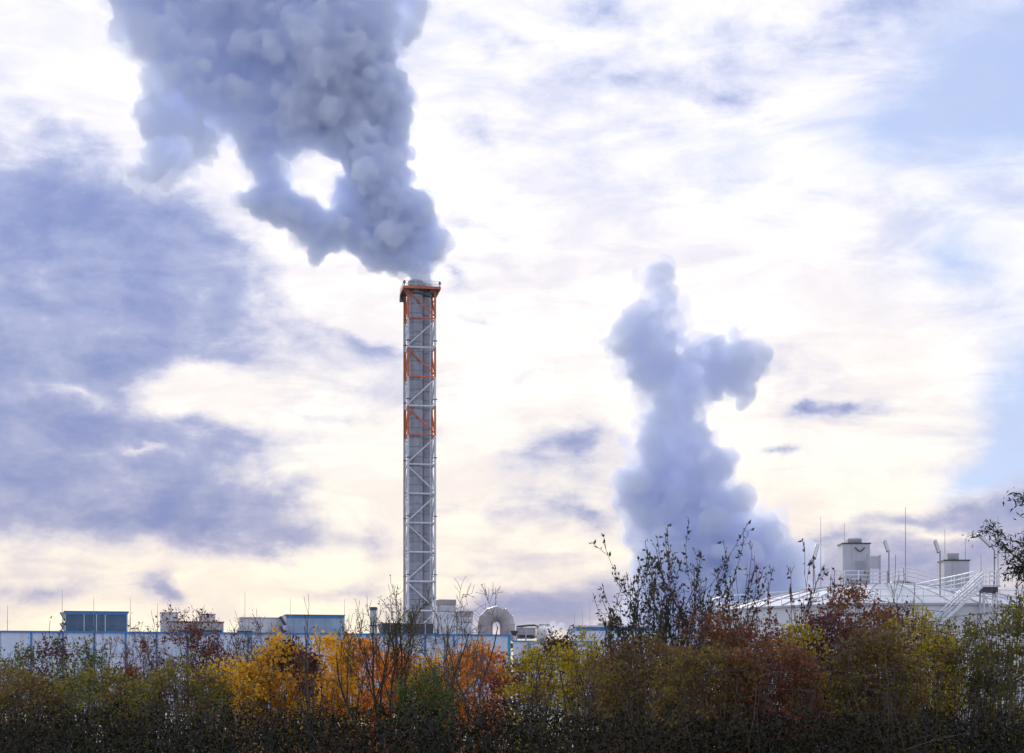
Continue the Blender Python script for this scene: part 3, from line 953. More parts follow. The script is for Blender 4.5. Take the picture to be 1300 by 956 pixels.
# ------------------------------------------------------------------ the domed tank
def build_tank():
    D = 150.0
    s = D / F
    r = 14.7
    cx, cyy = wx(1121, D), D
    zr = wz(776, 149.2)
    t = empty('storage_tank', (cx, cyy, 0), 0, 'large round white tank with shallow domed roof behind the right hand shrubs', 'tank')
    # wall plates
    npl = 36
    for k in range(npl):
        a0, a1 = 2 * math.pi * k / npl, 2 * math.pi * (k + 1) / npl
        if math.sin((a0 + a1) / 2) > 0.55:
            continue
        seg = []
        for j in range(4):
            a_ = a0 + (a1 - a0) * (0.004 + 0.992 * j / 3)
            seg.append(a_)
        vs = [(r * math.cos(q), r * math.sin(q), 0) for q in seg] + [(r * math.cos(q), r * math.sin(q), zr - 0.15) for q in seg]
        MB().add(vs, [(j, j + 1, j + 5, j + 4) for j in range(3)]).build('wall_plate', M['tankwhite'], t, smooth=True)
    MB().lathe([(r - 0.04, 0), (r - 0.04, zr - 0.1)], 72, caps=False).build('shell', M['tankwhite'], t, smooth=True)
    MB().lathe([(r + 0.02, zr - 0.2), (r + 0.22, zr - 0.18), (r + 0.22, zr - 0.02), (r - 0.2, zr)], 96, caps=False).build('rim', M['greymetal'], t, smooth=True)
    rise = 2.35
    ns = 40

    def dome(q):
        return zr + rise * (1 - q * q) ** 1.0
    for k in range(ns):
        a0, a1 = 2 * math.pi * k / ns, 2 * math.pi * (k + 1) / ns
        vs, fs = [], []
        rad = [1.0, 0.9, 0.78, 0.64, 0.48, 0.30, 0.12]
        for q in rad:
            for a_ in (a0 + 0.004, (a0 + a1) / 2, a1 - 0.004):
                vs.append((r * q * math.cos(a_), r * q * math.sin(a_), dome(q)))
        for i in range(len(rad) - 1):
            for j in range(2):
                fs.append((3 * i + j, 3 * i + j + 1, 3 * i + 4 + j, 3 * i + 3 + j))
        MB().add(vs, fs).build('roof_plate', M['tankwhite'], t, smooth=True)
        MB().tube([(r * q * math.cos(a0), r * q * math.sin(a0), dome(q) + 0.03) for q in rad], 0.05, 5).build('roof_rib', M['greymetal'], t)
    MB().lathe([(r * 0.985, zr - 0.02), (r * 0.7, dome(0.7) - 0.06), (r * 0.4, dome(0.4) - 0.06), (0.2, dome(0) - 0.06)], 48, caps=False).build('roof_liner', M['greymetal'], t, smooth=True)
    # rim railing
    for h in (0.55, 1.1):
        MB().tube([(r * 1.0 * math.cos(2 * math.pi * k / 72), r * math.sin(2 * math.pi * k / 72), zr + h) for k in range(73)], 0.042, 5).build('rim_rail', M['railwhite'], t, smooth=True)
    pm_ = MB().box(-0.03, 0.03, -0.03, 0.03, -0.02, 1.1).mesh('rim_post')
    pm_.materials.append(M['railwhite'])
    for k in range(56):
        q = 2 * math.pi * k / 56
        link('rim_post', pm_, None, t, (r * math.cos(q), r * math.sin(q), zr))

    def L(px, py, DD):
        return Vector((wx(px, DD) - cx, DD - cyy, wz(py, DD)))

    # centre platform and its rails
    pt = empty('roof_walkway', (cx, cyy, dome(0)), 0, 'white railed platform and arched walkway across the top of the tank roof', 'walkway')
    off = Vector((0, 0, dome(0)))

    def rail(points, name_mat=M['railwhite'], post_h=1.1, hs=(0.4, 0.75, 1.1), par=pt, offv=off, rr=0.045, every=1.0):
        pts = [p - offv for p in points]
        for h in hs:
            MB().tube([p + Vector((0, 0, h)) for p in pts], rr, 6).build('guard_rail', name_mat, par, smooth=True)
        for i in range(len(pts) - 1):
            n = max(1, int((pts[i + 1] - pts[i]).length / every))
            for j in range(n + (1 if i == len(pts) - 2 else 0)):
                p = pts[i].lerp(pts[i + 1], j / n)
                MB().box(p.x - rr, p.x + rr, p.y - rr, p.y + rr, p.z, p.z + post_h).build('rail_post', name_mat, par)

    Df, Db = 148.2, 151.0
    for DD in (Df, Db):
        rail([L(1054, 741, DD), L(1090, 741, DD), L(1126, 742, DD)])
    # arched crossing: up, over, and down to the right
    archp = [(1127, 742), (1134, 738), (1141, 736.5), (1152, 737), (1165, 740), (1180, 744), (1195, 748)]
    for DD in (Df, Df + 1.2):
        rail([L(px, py, DD) for px, py in archp], every=0.75)
    a_, b_ = L(1052, 742, Df), L(1128, 742, Db)
    n = 9
    for k in range(n):
        x0 = a_.x + (b_.x - a_.x) * k / n
        x1 = a_.x + (b_.x - a_.x) * (k + 1) / n
        MB().box(x0 + 0.01, x1 - 0.01, a_.y - 0.1, b_.y + 0.1, wz(742.5, Df) - off.z - 0.12, wz(742.5, Df) - off.z).build('deck_plate', M['galv'], pt)
    MB().box(a_.x - 0.05, b_.x + 0.05, a_.y - 0.16, a_.y - 0.11, wz(742.5, Df) - off.z - 0.3, wz(742.5, Df) - off.z + 0.08).build('kick_plate', M['railwhite'], pt)
    for k in range(5):
        x = a_.x + (b_.x - a_.x) * (k + 0.5) / 5
        MB().box(x - 0.08, x + 0.08, a_.y, a_.y + 0.16, -0.9, wz(742.5, Df) - off.z - 0.13).build('support', M['galv'], pt)
    for i in range(len(archp) - 1):
        p, q = L(*archp[i], Df) - off, L(*archp[i + 1], Df) - off
        MB().add([(p.x, p.y, p.z), (q.x, q.y, q.z), (q.x, q.y + 1.2, q.z), (p.x, p.y + 1.2, p.z), (p.x, p.y, p.z - 0.12), (q.x, q.y, q.z - 0.12), (q.x, q.y + 1.2, q.z - 0.12), (p.x, p.y + 1.2, p.z - 0.12)],
                 [(0, 1, 2, 3), (7, 6, 5, 4), (0, 4, 5, 1), (2, 6, 7, 3), (1, 5, 6, 2), (3, 7, 4, 0)]).build('deck_plate', M['galv'], pt)

    # outside stair with landing
    Ds = 134.6
    stp = empty('access_stair', (wx(1258, Ds), Ds, 0), 0, 'white steel stair with railed landing at right of the tank', 'stair')
    so = Vector((wx(1258, Ds) - cx, Ds - cyy, 0))

    def S(px, py, dd=0.0):
        return Vector((wx(px, Ds), Ds + dd, wz(py, Ds))) - Vector((wx(1258, Ds), Ds, 0))
    topp, botp = S(1248, 743), S(1176, 808)
    width = 1.1
    dirv = (botp - topp)
    for dd in (0.0, width):
        p0, p1 = topp + Vector((0, dd, 0)), botp + Vector((0, dd, 0))
        MB().add([p0 + Vector((0, -0.04, 0.16)), p1 + Vector((0, -0.04, 0.16)), p1 + Vector((0, -0.04, -0.16)), p0 + Vector((0, -0.04, -0.16)),
                  p0 + Vector((0, 0.04, 0.16)), p1 + Vector((0, 0.04, 0.16)), p1 + Vector((0, 0.04, -0.16)), p0 + Vector((0, 0.04, -0.16))],
                 [(0, 1, 2, 3), (7, 6, 5, 4), (0, 4, 5, 1), (3, 2, 6, 7), (0, 3, 7, 4), (1, 5, 6, 2)]).build('stringer', M['railwhite'], stp)
        for h in (0.4, 0.7, 1.0):
            MB().tube([p0 + Vector((0, 0, h)), p1 + Vector((0, 0, h))], 0.055, 6).build('handrail', M['railwhite'], stp, smooth=True)
        for k in range(8):
            p = p0.lerp(p1, k / 7)
            MB().box(p.x - 0.03, p.x + 0.03, p.y - 0.03, p.y + 0.03, p.z, p.z + 1.0).build('rail_post', M['railwhite'], stp)
    for k in range(20):
        p = topp.lerp(botp, (k + 0.5) / 20)
        MB().box(p.x - 0.13, p.x + 0.13, 0.045, width - 0.045, p.z - 0.02, p.z + 0.02).build('tread', M['galv'], stp)
    l0, l1 = S(1247, 743), S(1268, 743)
    MB().box(l0.x, l1.x, -0.1, 1.4, l0.z - 0.14, l0.z).build('landing_deck', M['galv'], stp)
    MB().box(l0.x + 0.1, l1.x - 0.05, 0.0, 1.3, l0.z - 0.55, l0.z - 0.15).build('landing_frame', M['darkmetal'], stp)
    for (x, y) in ((l0.x + 0.15, 0.0), (l1.x - 0.15, 0.0), (l0.x + 0.15, 1.2), (l1.x - 0.15, 1.2)):
        MB().box(x - 0.07, x + 0.07, y - 0.07, y + 0.07, 0, l0.z - 0.56).build('column', M['galv'], stp)
    MB().tube([(l0.x + 0.15, 0, l0.z - 3.0), (l1.x - 0.15, 0, l0.z - 0.6)], 0.05, 6).build('brace', M['galv'], stp)
    MB().tube([(l1.x - 0.15, 0.1, l0.z - 3.0), (l0.x + 0.15, 0.1, l0.z - 0.6)], 0.05, 6).build('brace', M['galv'], stp)
    rail([S(1247, 743, 1.35), S(1268, 743, 1.35), S(1268, 743, -0.05), S(1256, 743, -0.05)], par=stp, offv=Vector((0, 0, 0)), every=0.6)
    # short flight from landing to the roof walkway
    fl0, fl1 = S(1247, 741, 2.2), S(1196, 750, 2.2)
    for dd in (0.0, 0.9):
        q0, q1 = fl0 + Vector((0, dd, 0)), fl1 + Vector((0, dd + 10.0, 0))
        for h in (0.4, 0.75, 1.1):
            MB().tube([q0 + Vector((0, 0, h)), q1 + Vector((0, 0, h))], 0.05, 6).build('bridge_rail', M['railwhite'], stp, smooth=True)
        for k in range(8):
            p = q0.lerp(q1, k / 7)
            MB().box(p.x - 0.03, p.x + 0.03, p.y - 0.03, p.y + 0.03, p.z, p.z + 1.1).build('rail_post', M['railwhite'], stp)
    q = [fl0, fl0 + Vector((0, 0.9, 0)), fl1 + Vector((0, 10.9, 0)), fl1 + Vector((0, 10.0, 0))]
    MB().add([tuple(v) for v in q] + [(v.x, v.y, v.z - 0.15) for v in q], [(0, 3, 2, 1), (4, 5, 6, 7), (0, 1, 5, 4), (1, 2, 6, 5), (2, 3, 7, 6), (3, 0, 4, 7)]).build('bridge_deck', M['galv'], stp)

    # --- housings on the roof
    def housing(px0, px1, pytop, pybot, DD, cap, label, wid_d=2.2, corner=None):
        z0 = wz(pybot, DD)
        h = wz(pytop, DD) - z0
        w = (px1 - px0) * DD / F
        u = empty('roof_housing', (wx(px0, DD), DD, z0), 0.0, label, 'roof housing')
        nn = [0.0, corner, 1.0] if corner else [0.0, 0.5, 1.0]
        for i in range(len(nn) - 1):
            MB().box(w * nn[i] + 0.012, w * nn[i + 1] - 0.012, -0.03, 0.0, 0.05, h - 0.12).build('panel', M['boxgrey'], u)
        MB().box(0, w, 0.005, wid_d, 0, h - 0.1).build('casing', M['boxgrey'], u)
        MB().box(-0.08, w + 0.08, -0.10, wid_d + 0.08, h - 0.1, h).build('roof_edge', M['darkmetal'], u)
        c0, c1 = (cap[0] - px0) * DD / F, (cap[1] - px0) * DD / F
        cb = MB().box(c0, c1, 0.3, wid_d - 0.3, h + 0.002, wz(cap[2], DD) - z0).build('cowl', M['boxgrey'], u)
        for i in range(4):
            zz_ = h + 0.06 + i * 0.1
            MB().box(c0 + 0.06, c1 - 0.06, 0.26, 0.297, zz_, zz_ + 0.05).build('slat', M['greymetal'], cb)
        return u, w, h
    hb1, w1, h1 = housing(1070, 1104.5, 689, 741, 149.4, (1077, 1095, 684), 'taller white housing on the tank roof with a drooping cable on its front', corner=0.33)
    sc = 149.4 / F
    ptsV = []
    for k in range(17):
        q = -1 + 2 * k / 16
        ptsV.append((w1 * 0.62 + q * 6.5 * sc, -0.10, h1 - (10.5 - 5.5 * abs(q) ** 1.3 + (1.0 if abs(q) > 0.93 else 0)) * sc - 0.05))
    MB().tube(ptsV, 0.05, 6).build('cable', M['darkmetal'], hb1, smooth=True)
    MB().box(w1 * 0.42, w1 * 0.80, -0.05, -0.031, h1 * 0.30, h1 * 0.55).build('door', M['greymetal'], hb1)
    housing(1199, 1230.5, 710.5, 746, 147.8, (1204, 1218.5, 702), 'shorter white housing on the tank roof beside the stair', corner=0.3)
    # cabinet on a post next to the tall housing
    DD = 148.6
    u = empty('control_cabinet', (wx(1111, DD), DD, wz(742, DD)), 0, 'flat white cabinet on posts right of the taller housing', 'cabinet')
    sc = DD / F
    z0 = wz(742, DD)
    MB().box(-7 * sc, 5.5 * sc, 0, 0.5, wz(722, DD) - z0, wz(705.5, DD) - z0).build('cabinet', M['railwhite'], u)
    MB().box(-6 * sc, 4.6 * sc, -0.03, -0.004, wz(721, DD) - z0, wz(706.5, DD) - z0).build('door', M['boxgrey'], u)
    for px in (1101.5, 1117):
        MB().box((px - 1111) * sc - 0.07, (px - 1111) * sc + 0.07, -0.06, 0.1, 0, wz(704.5, DD) - z0).build('post', M['greymetal'], u)

    # --- floodlights
    def flood(px, pyb, pj, lamp0, lamp1, DD, label, bend=None):
        z0 = wz(pyb, DD)
        u = empty('floodlight', (wx(px, DD), DD, z0), 0, label, 'floodlight', 'tube floodlights on the tank')
        P_ = lambda q: Vector((wx(q[0], DD) - wx(px, DD), 0, wz(q[1], DD) - z0))
        pts = [Vector((0, 0, 0)), P_(pj)] if not bend else [Vector((0, 0, 0)), P_(bend), P_(pj)]
        MB().tube(pts, 0.055, 8).build('pole', M['rod'], u, smooth=True)
        a0, a1 = P_(lamp0), P_(lamp1)
        MB().tube([a0, a0.lerp(a1, 0.06), a0.lerp(a1, 0.94), a1], [0.10, 0.155, 0.155, 0.10], 10).build('lamp_housing', M['lamp'], u, smooth=True)
        MB().tube([a0 + Vector((0, -0.06, 0)), a1 + Vector((0, -0.06, 0))], 0.115, 8).build('diffuser', M['railwhite'], u, smooth=True)
        MB().tube([a0.lerp(a1, -0.05), a0.lerp(a1, 0.05)], 0.17, 8).build('end_cap', M['darkmetal'], u, smooth=True)
    flood(1032.5, 756, (1033, 709), (1033.5, 709), (1038.5, 690.5), 147.0, 'tube floodlight leaning right above the red leaved shrub, leftmost of the four')
    flood(1128.5, 744, (1128.5, 701), (1127.5, 700), (1122.5, 685.5), 148.0, 'tube floodlight leaning left, right of the taller housing')
    flood(1193.5, 775, (1193.5, 702), (1192, 701), (1186.5, 685.5), 137.5, 'tube floodlight leaning left, just left of the shorter housing')
    flood(1262.5, 742, (1259, 694), (1257.5, 693), (1241, 677.5), 135.0, 'tube floodlight leaning far over to the left above the stair landing', bend=(1262.5, 699))
    # --- rods
    for px, py, pb, lab in ((1042, 656, 762, 'long thin rod just right of the leftmost floodlight'),
                            (1072, 664, 740, 'thin rod behind the taller tank housing'),
                            (1149.5, 644, 742, 'longest thin rod, right of the taller tank housing'),
                            (1199.5, 671, 742, 'thin rod behind left side of shorter tank housing'),
                            (1225.5, 684, 742, 'thin rod behind right side of shorter tank housing'),
                            (1245.5, 704, 745, 'short thin post right of the shorter tank housing'),
                            (1267, 655, 745, 'long thin rod at the right end of the stair landing')):
        DD = 151.5 if px < 1240 else 136.2
        rod(px, py, DD, wz(pb, DD), lab, 0.035 if px != 1149.5 else 0.045)


build_tank()

# ------------------------------------------------------------------ steam
def steam_mat(name, dens, col, aniso=0.2, nscale=None, lo=0.36, hi=0.58, step=1.0):
    m = bpy.data.materials.new(name)
    m.use_nodes = True
    t = m.node_tree
    t.nodes.clear()
    g = NG(t)
    out = g.new('ShaderNodeOutputMaterial')
    pv = g.new('ShaderNodeVolumePrincipled')
    pv.inputs['Color'].default_value = tuple(col) + (1,)
    pv.inputs['Anisotropy'].default_value = aniso
    if nscale:
        n = g.noise(g.new('ShaderNodeTexCoord').outputs['Object'], nscale, 4.0, 0.6, dist=0.3)
        g.put(pv.inputs['Density'], g.m('MULTIPLY', g.ss(n, lo, hi), dens))
    else:
        pv.inputs['Density'].default_value = dens
    g.l.new(pv.outputs[0], out.inputs['Volume'])
    m.cycles.volume_step_rate = step
    return m


ICO = {}


def ico(sub):
    if sub not in ICO:
        bm = bmesh.new()
        bmesh.ops.create_icosphere(bm, subdivisions=sub, radius=1.0)
        ICO[sub] = (np.array([v.co[:] for v in bm.verts]), np.array([[v.index for v in f.verts] for f in bm.faces]))
        bm.free()
    return ICO[sub]


def outer_shell(me, voxel):
    """voxel remesh, then drop the closed hollows (shells that enclose negative volume) and crumbs"""
    o = bpy.data.objects.new('hull', me)
    COL.objects.link(o)
    md = o.modifiers.new('r', 'REMESH')
    md.mode = 'VOXEL'
    md.voxel_size = voxel
    dg = bpy.context.evaluated_depsgraph_get()
    m2 = bpy.data.meshes.new_from_object(o.evaluated_get(dg))
    bpy.data.objects.remove(o)
    bpy.data.meshes.remove(me)
    nv = len(m2.vertices)
    ed = np.empty(len(m2.edges) * 2, dtype=np.int64)
    m2.edges.foreach_get('vertices', ed)
    ed = ed.reshape(-1, 2)
    lab = np.arange(nv)
    while True:
        mn = np.minimum(lab[ed[:, 0]], lab[ed[:, 1]])
        new = lab.copy()
        np.minimum.at(new, ed[:, 0], mn)
        np.minimum.at(new, ed[:, 1], mn)
        new = new[new]
        if (new == lab).all():
            break
        lab = new
    vco = np.empty(nv * 3)
    m2.vertices.foreach_get('co', vco)
    vco = vco.reshape(-1, 3)
    m2.calc_loop_triangles()
    tri = np.empty(len(m2.loop_triangles) * 3, dtype=np.int64)
    m2.loop_triangles.foreach_get('vertices', tri)
    tri = tri.reshape(-1, 3)
    vol = np.einsum('ij,ij->i', vco[tri[:, 0]], np.cross(vco[tri[:, 1]], vco[tri[:, 2]])) / 6.0
    tot = np.bincount(lab[tri[:, 0]], weights=vol, minlength=nv)
    drop = np.nonzero(tot[lab] < voxel ** 3 * 8)[0]
    bm = bmesh.new()
    bm.from_mesh(m2)
    bm.verts.ensure_lookup_table()
    bmesh.ops.delete(bm, geom=[bm.verts[k] for k in drop], context='VERTS')
    bmesh.ops.smooth_vert(bm, verts=bm.verts, factor=0.4, use_axis_x=True, use_axis_y=True, use_axis_z=True)
    bm.to_mesh(m2)
    bm.free()
    m2.update()
    return m2


def puff_hull(name, puffs, voxel, grow, disp, seed):
    """union of many puffs of many sizes, remeshed into one cauliflower skin and roughened"""
    VS, FS, n0 = [], [], 0
    for (x, y, z, r) in puffs:
        if r * grow < voxel * 0.8:
            continue
        v, f = ico(2 if r > 1.5 else 1)
        VS.append(v * (r * grow) + np.array([x, y, z]))
        FS.append(f + n0)
        n0 += len(v)
    m2 = outer_shell(mesh_np(name, np.concatenate(VS), np.concatenate(FS)), voxel)
    n = len(m2.vertices)
    co = np.empty(n * 3)
    no = np.empty(n * 3)
    m2.vertices.foreach_get('co', co)
    m2.vertex_normals.foreach_get('vector', no)
    co = co.reshape(-1, 3)
    no = no.reshape(-1, 3)
    d = np.zeros(n)
    sv = Vector((seed * 13.1, seed * 7.7, seed * 3.3))
    for i in range(n):
        p = Vector(co[i]) + sv
        for (sc, am) in disp:
            d[i] += am * mnoise.noise(p / sc) * 1.6
    m2.vertices.foreach_set('co', (co + no * d[:, None]).ravel())
    m2.update()
    m2 = outer_shell(m2, voxel)
    m2.name = name
    m2.polygons.foreach_set('use_smooth', [True] * len(m2.polygons))
    m2.update()
    return m2


def puffs_from(lst, D, rng, ddepth=0.5, n1=10, n2=5, base=Vector((0, 0, 0)), jag=1.0):
    """each body puff carries smaller puffs on its skin, and those smaller ones still"""
    s = D / F
    out = []

    def rdir():
        ph = rng.uniform(-1, 1)
        th = rng.uniform(0, 2 * math.pi)
        q = math.sqrt(1 - ph * ph)
        return Vector((math.cos(th) * q, math.sin(th) * q, ph))
    for (px, py, r) in lst:
        c = Vector((wx(px, D), D + rng.uniform(-1, 1) * ddepth * r * s, wz(py, D))) - base
        R0 = r * s
        out.append((*c, R0))
        for k in range(n1):
            v = rdir()
            r1 = R0 * rng.uniform(0.26, 0.48)
            c1 = c + v * (R0 * 0.80 * jag)
            out.append((*c1, r1))
            for j in range(n2):
                v2 = (rdir() + v * 0.6).normalized()
                out.append((*(c1 + v2 * r1 * 0.85), r1 * rng.uniform(0.28, 0.45)))
    return out


def steam_plumes():
    rng = random.Random(5)
    crisp = [(529, 358, 8), (540, 359, 7), (534, 352, 11), (534, 346, 13), (530, 336, 16), (520, 324, 22), (546, 318, 17), (552, 302, 15), (556, 312, 9), (505, 318, 24), (500, 295, 32), (530, 292, 27),
             (482, 318, 22), (474, 332, 13), (522, 266, 26), (534, 268, 17), (492, 264, 34), (457, 285, 30), (465, 308, 20), (430, 292, 24), (412, 300, 20), (400, 322, 12), (401, 336, 6),
             (480, 228, 35), (505, 224, 16), (519, 196, 9), (467, 198, 36), (495, 168, 26), (512, 150, 13), (455, 165, 38),
             (482, 128, 36), (506, 118, 16), (435, 128, 46), (458, 85, 42), (478, 80, 20), (470, 150, 40), (440, 240, 18)]
    soft = [(505, 40, 26), (518, 14, 20), (470, 30, 44), (415, 70, 54), (400, 130, 44), (375, 150, 34), (350, 95, 54), (335, 145, 36), (305, 75, 54), (295, 130, 40), (380, 60, 50),
            (322, 180, 20), (338, 205, 15), (345, 228, 15), (385, 272, 22), (355, 262, 24), (330, 258, 18), (312, 255, 12), (395, 285, 20), (255, 105, 46), (240, 55, 54), (205, 30, 42), (165, 30, 22),
            (215, 150, 34), (245, 168, 28), (275, 165, 20), (208, 195, 30), (235, 200, 22), (192, 218, 20), (258, 200, 12), (197, 105, 18),
            (430, -15, 58), (500, -30, 40), (340, 5, 60), (260, -15, 60), (185, -25, 50), (380, -60, 60), (290, -80, 60), (210, -90, 50),
            (372, 190, 14), (392, 180, 16), (352, 180, 14), (420, 175, 20)]
    arm = [(385, 275, 24), (358, 264, 25), (332, 258, 20), (314, 254, 12), (345, 238, 18), (338, 215, 18), (328, 190, 22), (395, 288, 22), (420, 180, 22), (395, 170, 22), (365, 175, 20)]
    base = Vector((wx(535, 285), 285, 70))
    pl = empty('steam_plume', base, 0, 'huge billowing blue grey steam plume pouring left from the tall chimney', 'steam plume')
    p0 = puffs_from(crisp + arm, 285.0, rng, 0.4, 16, 7, base)
    p1 = puffs_from(soft, 285.0, rng, 0.5, 16, 6, base, 1.12)
    m0 = puff_hull('steam_core', p0, 0.30, 1.02, ((2.5, 0.45), (1.1, 0.4), (0.6, 0.2)), 1)
    link('steam_core', m0, steam_mat('steam_dense', 0.85, STEAM_SKY_TINT, 0.0), pl)
    m1 = puff_hull('steam_body', p0 + p1, 0.34, 1.05, ((5.0, 1.3), (2.2, 1.1), (1.0, 0.8)), 5)
    link('steam_body', m1, steam_mat('steam_soft', 0.50, STEAM_SKY_TINT, 0.0), pl)
    for (k, grow, dens, sd) in ((0, 1.12, 0.12, 2), (1, 1.24, 0.03, 8)):
        mv = puff_hull('steam_veil', p1 + puffs_from(arm, 285.0, rng, 0.5, 8, 3, base, 1.1), 0.5, grow, ((6.0, 2.2), (2.6, 1.7), (1.2, 1.0)), sd)
        link('steam_veil', mv, steam_mat('steam_thin', dens, STEAM_SKY_TINT, 0.0), pl)
    # loose tatters along the crisp edge
    mt = puff_hull('steam_tatters', p0, 0.42, 1.10, ((3.0, 1.3), (1.5, 1.1), (0.8, 0.5)), 9)
    link('steam_tatters', mt, steam_mat('steam_tatters', 0.16, STEAM_SKY_TINT, 0.0), pl)

    L2 = [(835, 358, 12), (832, 375, 15), (842, 388, 20), (830, 412, 24), (850, 428, 28), (803, 440, 24), (784, 442, 14), (770, 436, 7), (830, 455, 32), (860, 465, 30), (882, 452, 20), (905, 460, 22), (930, 445, 20), (945, 465, 24), (966, 466, 13), (935, 425, 10),
          (920, 480, 20), (892, 462, 28), (912, 458, 26), (898, 476, 22), (870, 495, 24), (838, 500, 26), (838, 535, 28), (866, 535, 24), (885, 555, 22), (908, 570, 16), (915, 600, 18), (824, 570, 24), (850, 580, 42), (885, 600, 34), (822, 620, 30), (860, 640, 50), (905, 640, 34),
          (930, 645, 14), (832, 670, 32), (880, 690, 58), (930, 690, 42), (962, 682, 24), (985, 690, 22), (1002, 700, 13), (950, 720, 48), (842, 720, 42), (890, 750, 60), (985, 740, 34), (950, 780, 60), (880, 800, 60)]
    base2 = Vector((wx(900, 420), 420, 12))
    p2 = puffs_from(L2, 420.0, rng, 0.4, 16, 6, base2, 1.18)
    pl2 = empty('steam_plume', base2, 0, 'ragged blue grey steam cloud rising behind the white tank', 'steam plume')
    m2 = puff_hull('steam_body', p2, 0.5, 0.90, ((9.0, 3.6), (4.0, 2.8), (1.8, 1.9)), 3)
    link('steam_body', m2, steam_mat('steam_ragged', 0.30, (0.865, 0.895, 0.965), 0.0), pl2)  # skylight's blue grey put into the colour of white steam
    for (grow, dens, sd) in ((1.04, 0.12, 4), (1.22, 0.03, 6)):
        mv = puff_hull('steam_veil', p2, 0.7, grow, ((9.0, 3.6), (4.0, 2.8), (1.8, 1.6)), sd)
        link('steam_veil', mv, steam_mat('steam_ragged_thin', dens, (0.865, 0.895, 0.965), 0.0), pl2)  # same skylight tint in the colour as the body
    # a wisp leaking from the pipe rack
    base3 = Vector((wx(692, 275), 275, wz(810, 275)))
    p3 = puffs_from([(684, 806, 6), (690, 803, 8), (697, 801, 8), (704, 798, 7), (710, 795, 5)], 275.0, rng, 0.5, 8, 3, base3, 1.1)
    pl3 = empty('steam_wisp', base3, 0, 'thin white wisp of steam drifting over the pipe rack', 'steam')
    m3 = puff_hull('steam_body', p3, 0.12, 1.0, ((1.0, 0.3), (0.5, 0.2)), 7)
    link('steam_body', m3, steam_mat('steam_wisp', 0.35, (0.95, 0.96, 0.99), 0.1), pl3)


STEAM_SKY_TINT = (0.915, 0.943, 0.9998)  # white steam tinted blue: the skylight's cast is put into the scatter colour
steam_plumes()

# ------------------------------------------------------------------ vegetation
class Plant:
    def __init__(self, seed):
        self.rng = random.Random(seed)
        self.segs = []      # p0, p1, r0, r1
        self.lp = []        # leaf position
        self.ld = []        # leaf direction

    def grow(self, p, d, length, rad, level, P):
        rng = self.rng
        n = max(2, int(length / P['seg']))
        step = length / n
        wob = P['wob'] * (1.0 + 0.4 * level)
        kids = P['kids'][level] if level < len(P['kids']) else 0
        kid_at = sorted(rng.uniform(P['from'][min(level, len(P['from']) - 1)], 1.0) for _ in range(kids))
        ki = 0
        r0 = rad
        for i in range(n):
            d = (d + Vector((rng.gauss(0, wob), rng.gauss(0, wob), rng.gauss(0, wob) + P['up'])) * 0.5).normalized()
            q = p + d * step
            f = (i + 1) / n
            r1 = max(P['rmin'], rad * (1 - 0.75 * f))
            self.segs.append((p, q, r0, r1))
            while ki < len(kid_at) and kid_at[ki] <= f:
                ax = d.cross(Vector((rng.gauss(0, 1), rng.gauss(0, 1), rng.gauss(0, 1)))).normalized()
                an = rng.uniform(*P['ang'])
                kd = (Matrix.Rotation(an, 3, ax) @ d).normalized()
                kl = length * rng.uniform(*P['klen']) * (1.0 - 0.45 * kid_at[ki])
                self.grow(p.lerp(q, rng.random()), kd, max(kl, P['seg'] * 2), max(P['rmin'], r1 * 0.62), level + 1, P)
                ki += 1
            if level >= P['leaf_from']:
                e = P['leaves'] * step
                k = int(e) + (1 if rng.random() < e - int(e) else 0)
                for _ in range(k):
                    if P['leaf_low'] is not None and rng.random() > P['leaf_low'] + (1 - P['leaf_low']) * f:
                        continue
                    t = rng.random()
                    sp_ = P['spread']
                    self.lp.append(p.lerp(q, t) + Vector((rng.gauss(0, sp_), rng.gauss(0, sp_), rng.gauss(0, sp_))))
                    ld = (d * P['along'] + Vector((rng.gauss(0, 1), rng.gauss(0, 1), rng.gauss(0, 1) + P['lup']))).normalized()
                    self.ld.append(ld)
            p, r0 = q, r1

    def stem_mesh(self, name, n=4):
        S = self.segs
        p0 = np.array([s[0] for s in S])
        p1 = np.array([s[1] for s in S])
        r0 = np.array([s[2] for s in S])[:, None]
        r1 = np.array([s[3] for s in S])[:, None]
        d = p1 - p0
        d /= np.maximum(np.linalg.norm(d, axis=1, keepdims=True), 1e-6)
        ref = np.where(np.abs(d[:, 2:3]) < 0.9, np.array([[0, 0, 1.0]]), np.array([[1.0, 0, 0]]))
        u = np.cross(d, ref)
        u /= np.linalg.norm(u, axis=1, keepdims=True)
        w = np.cross(u, d)
        vs = []
        for k in range(n):
            a = 2 * math.pi * k / n
            vs.append(p0 + (u * math.cos(a) + w * math.sin(a)) * r0)
        for k in range(n):
            a = 2 * math.pi * k / n
            vs.append(p1 + (u * math.cos(a) + w * math.sin(a)) * r1)
        V = np.stack(vs, axis=1).reshape(-1, 3)
        b = np.arange(len(S))[:, None] * (2 * n)
        fs = [np.concatenate([b + k, b + (k + 1) % n, b + n + (k + 1) % n, b + n + k], axis=1) for k in range(n)]
        return mesh_np(name, V, np.concatenate(fs), True)

    def leaf_mesh(self, name, size, aspect, seed=0):
        return leaf_mesh(name, np.array(self.lp), np.array(self.ld), size, aspect, seed)


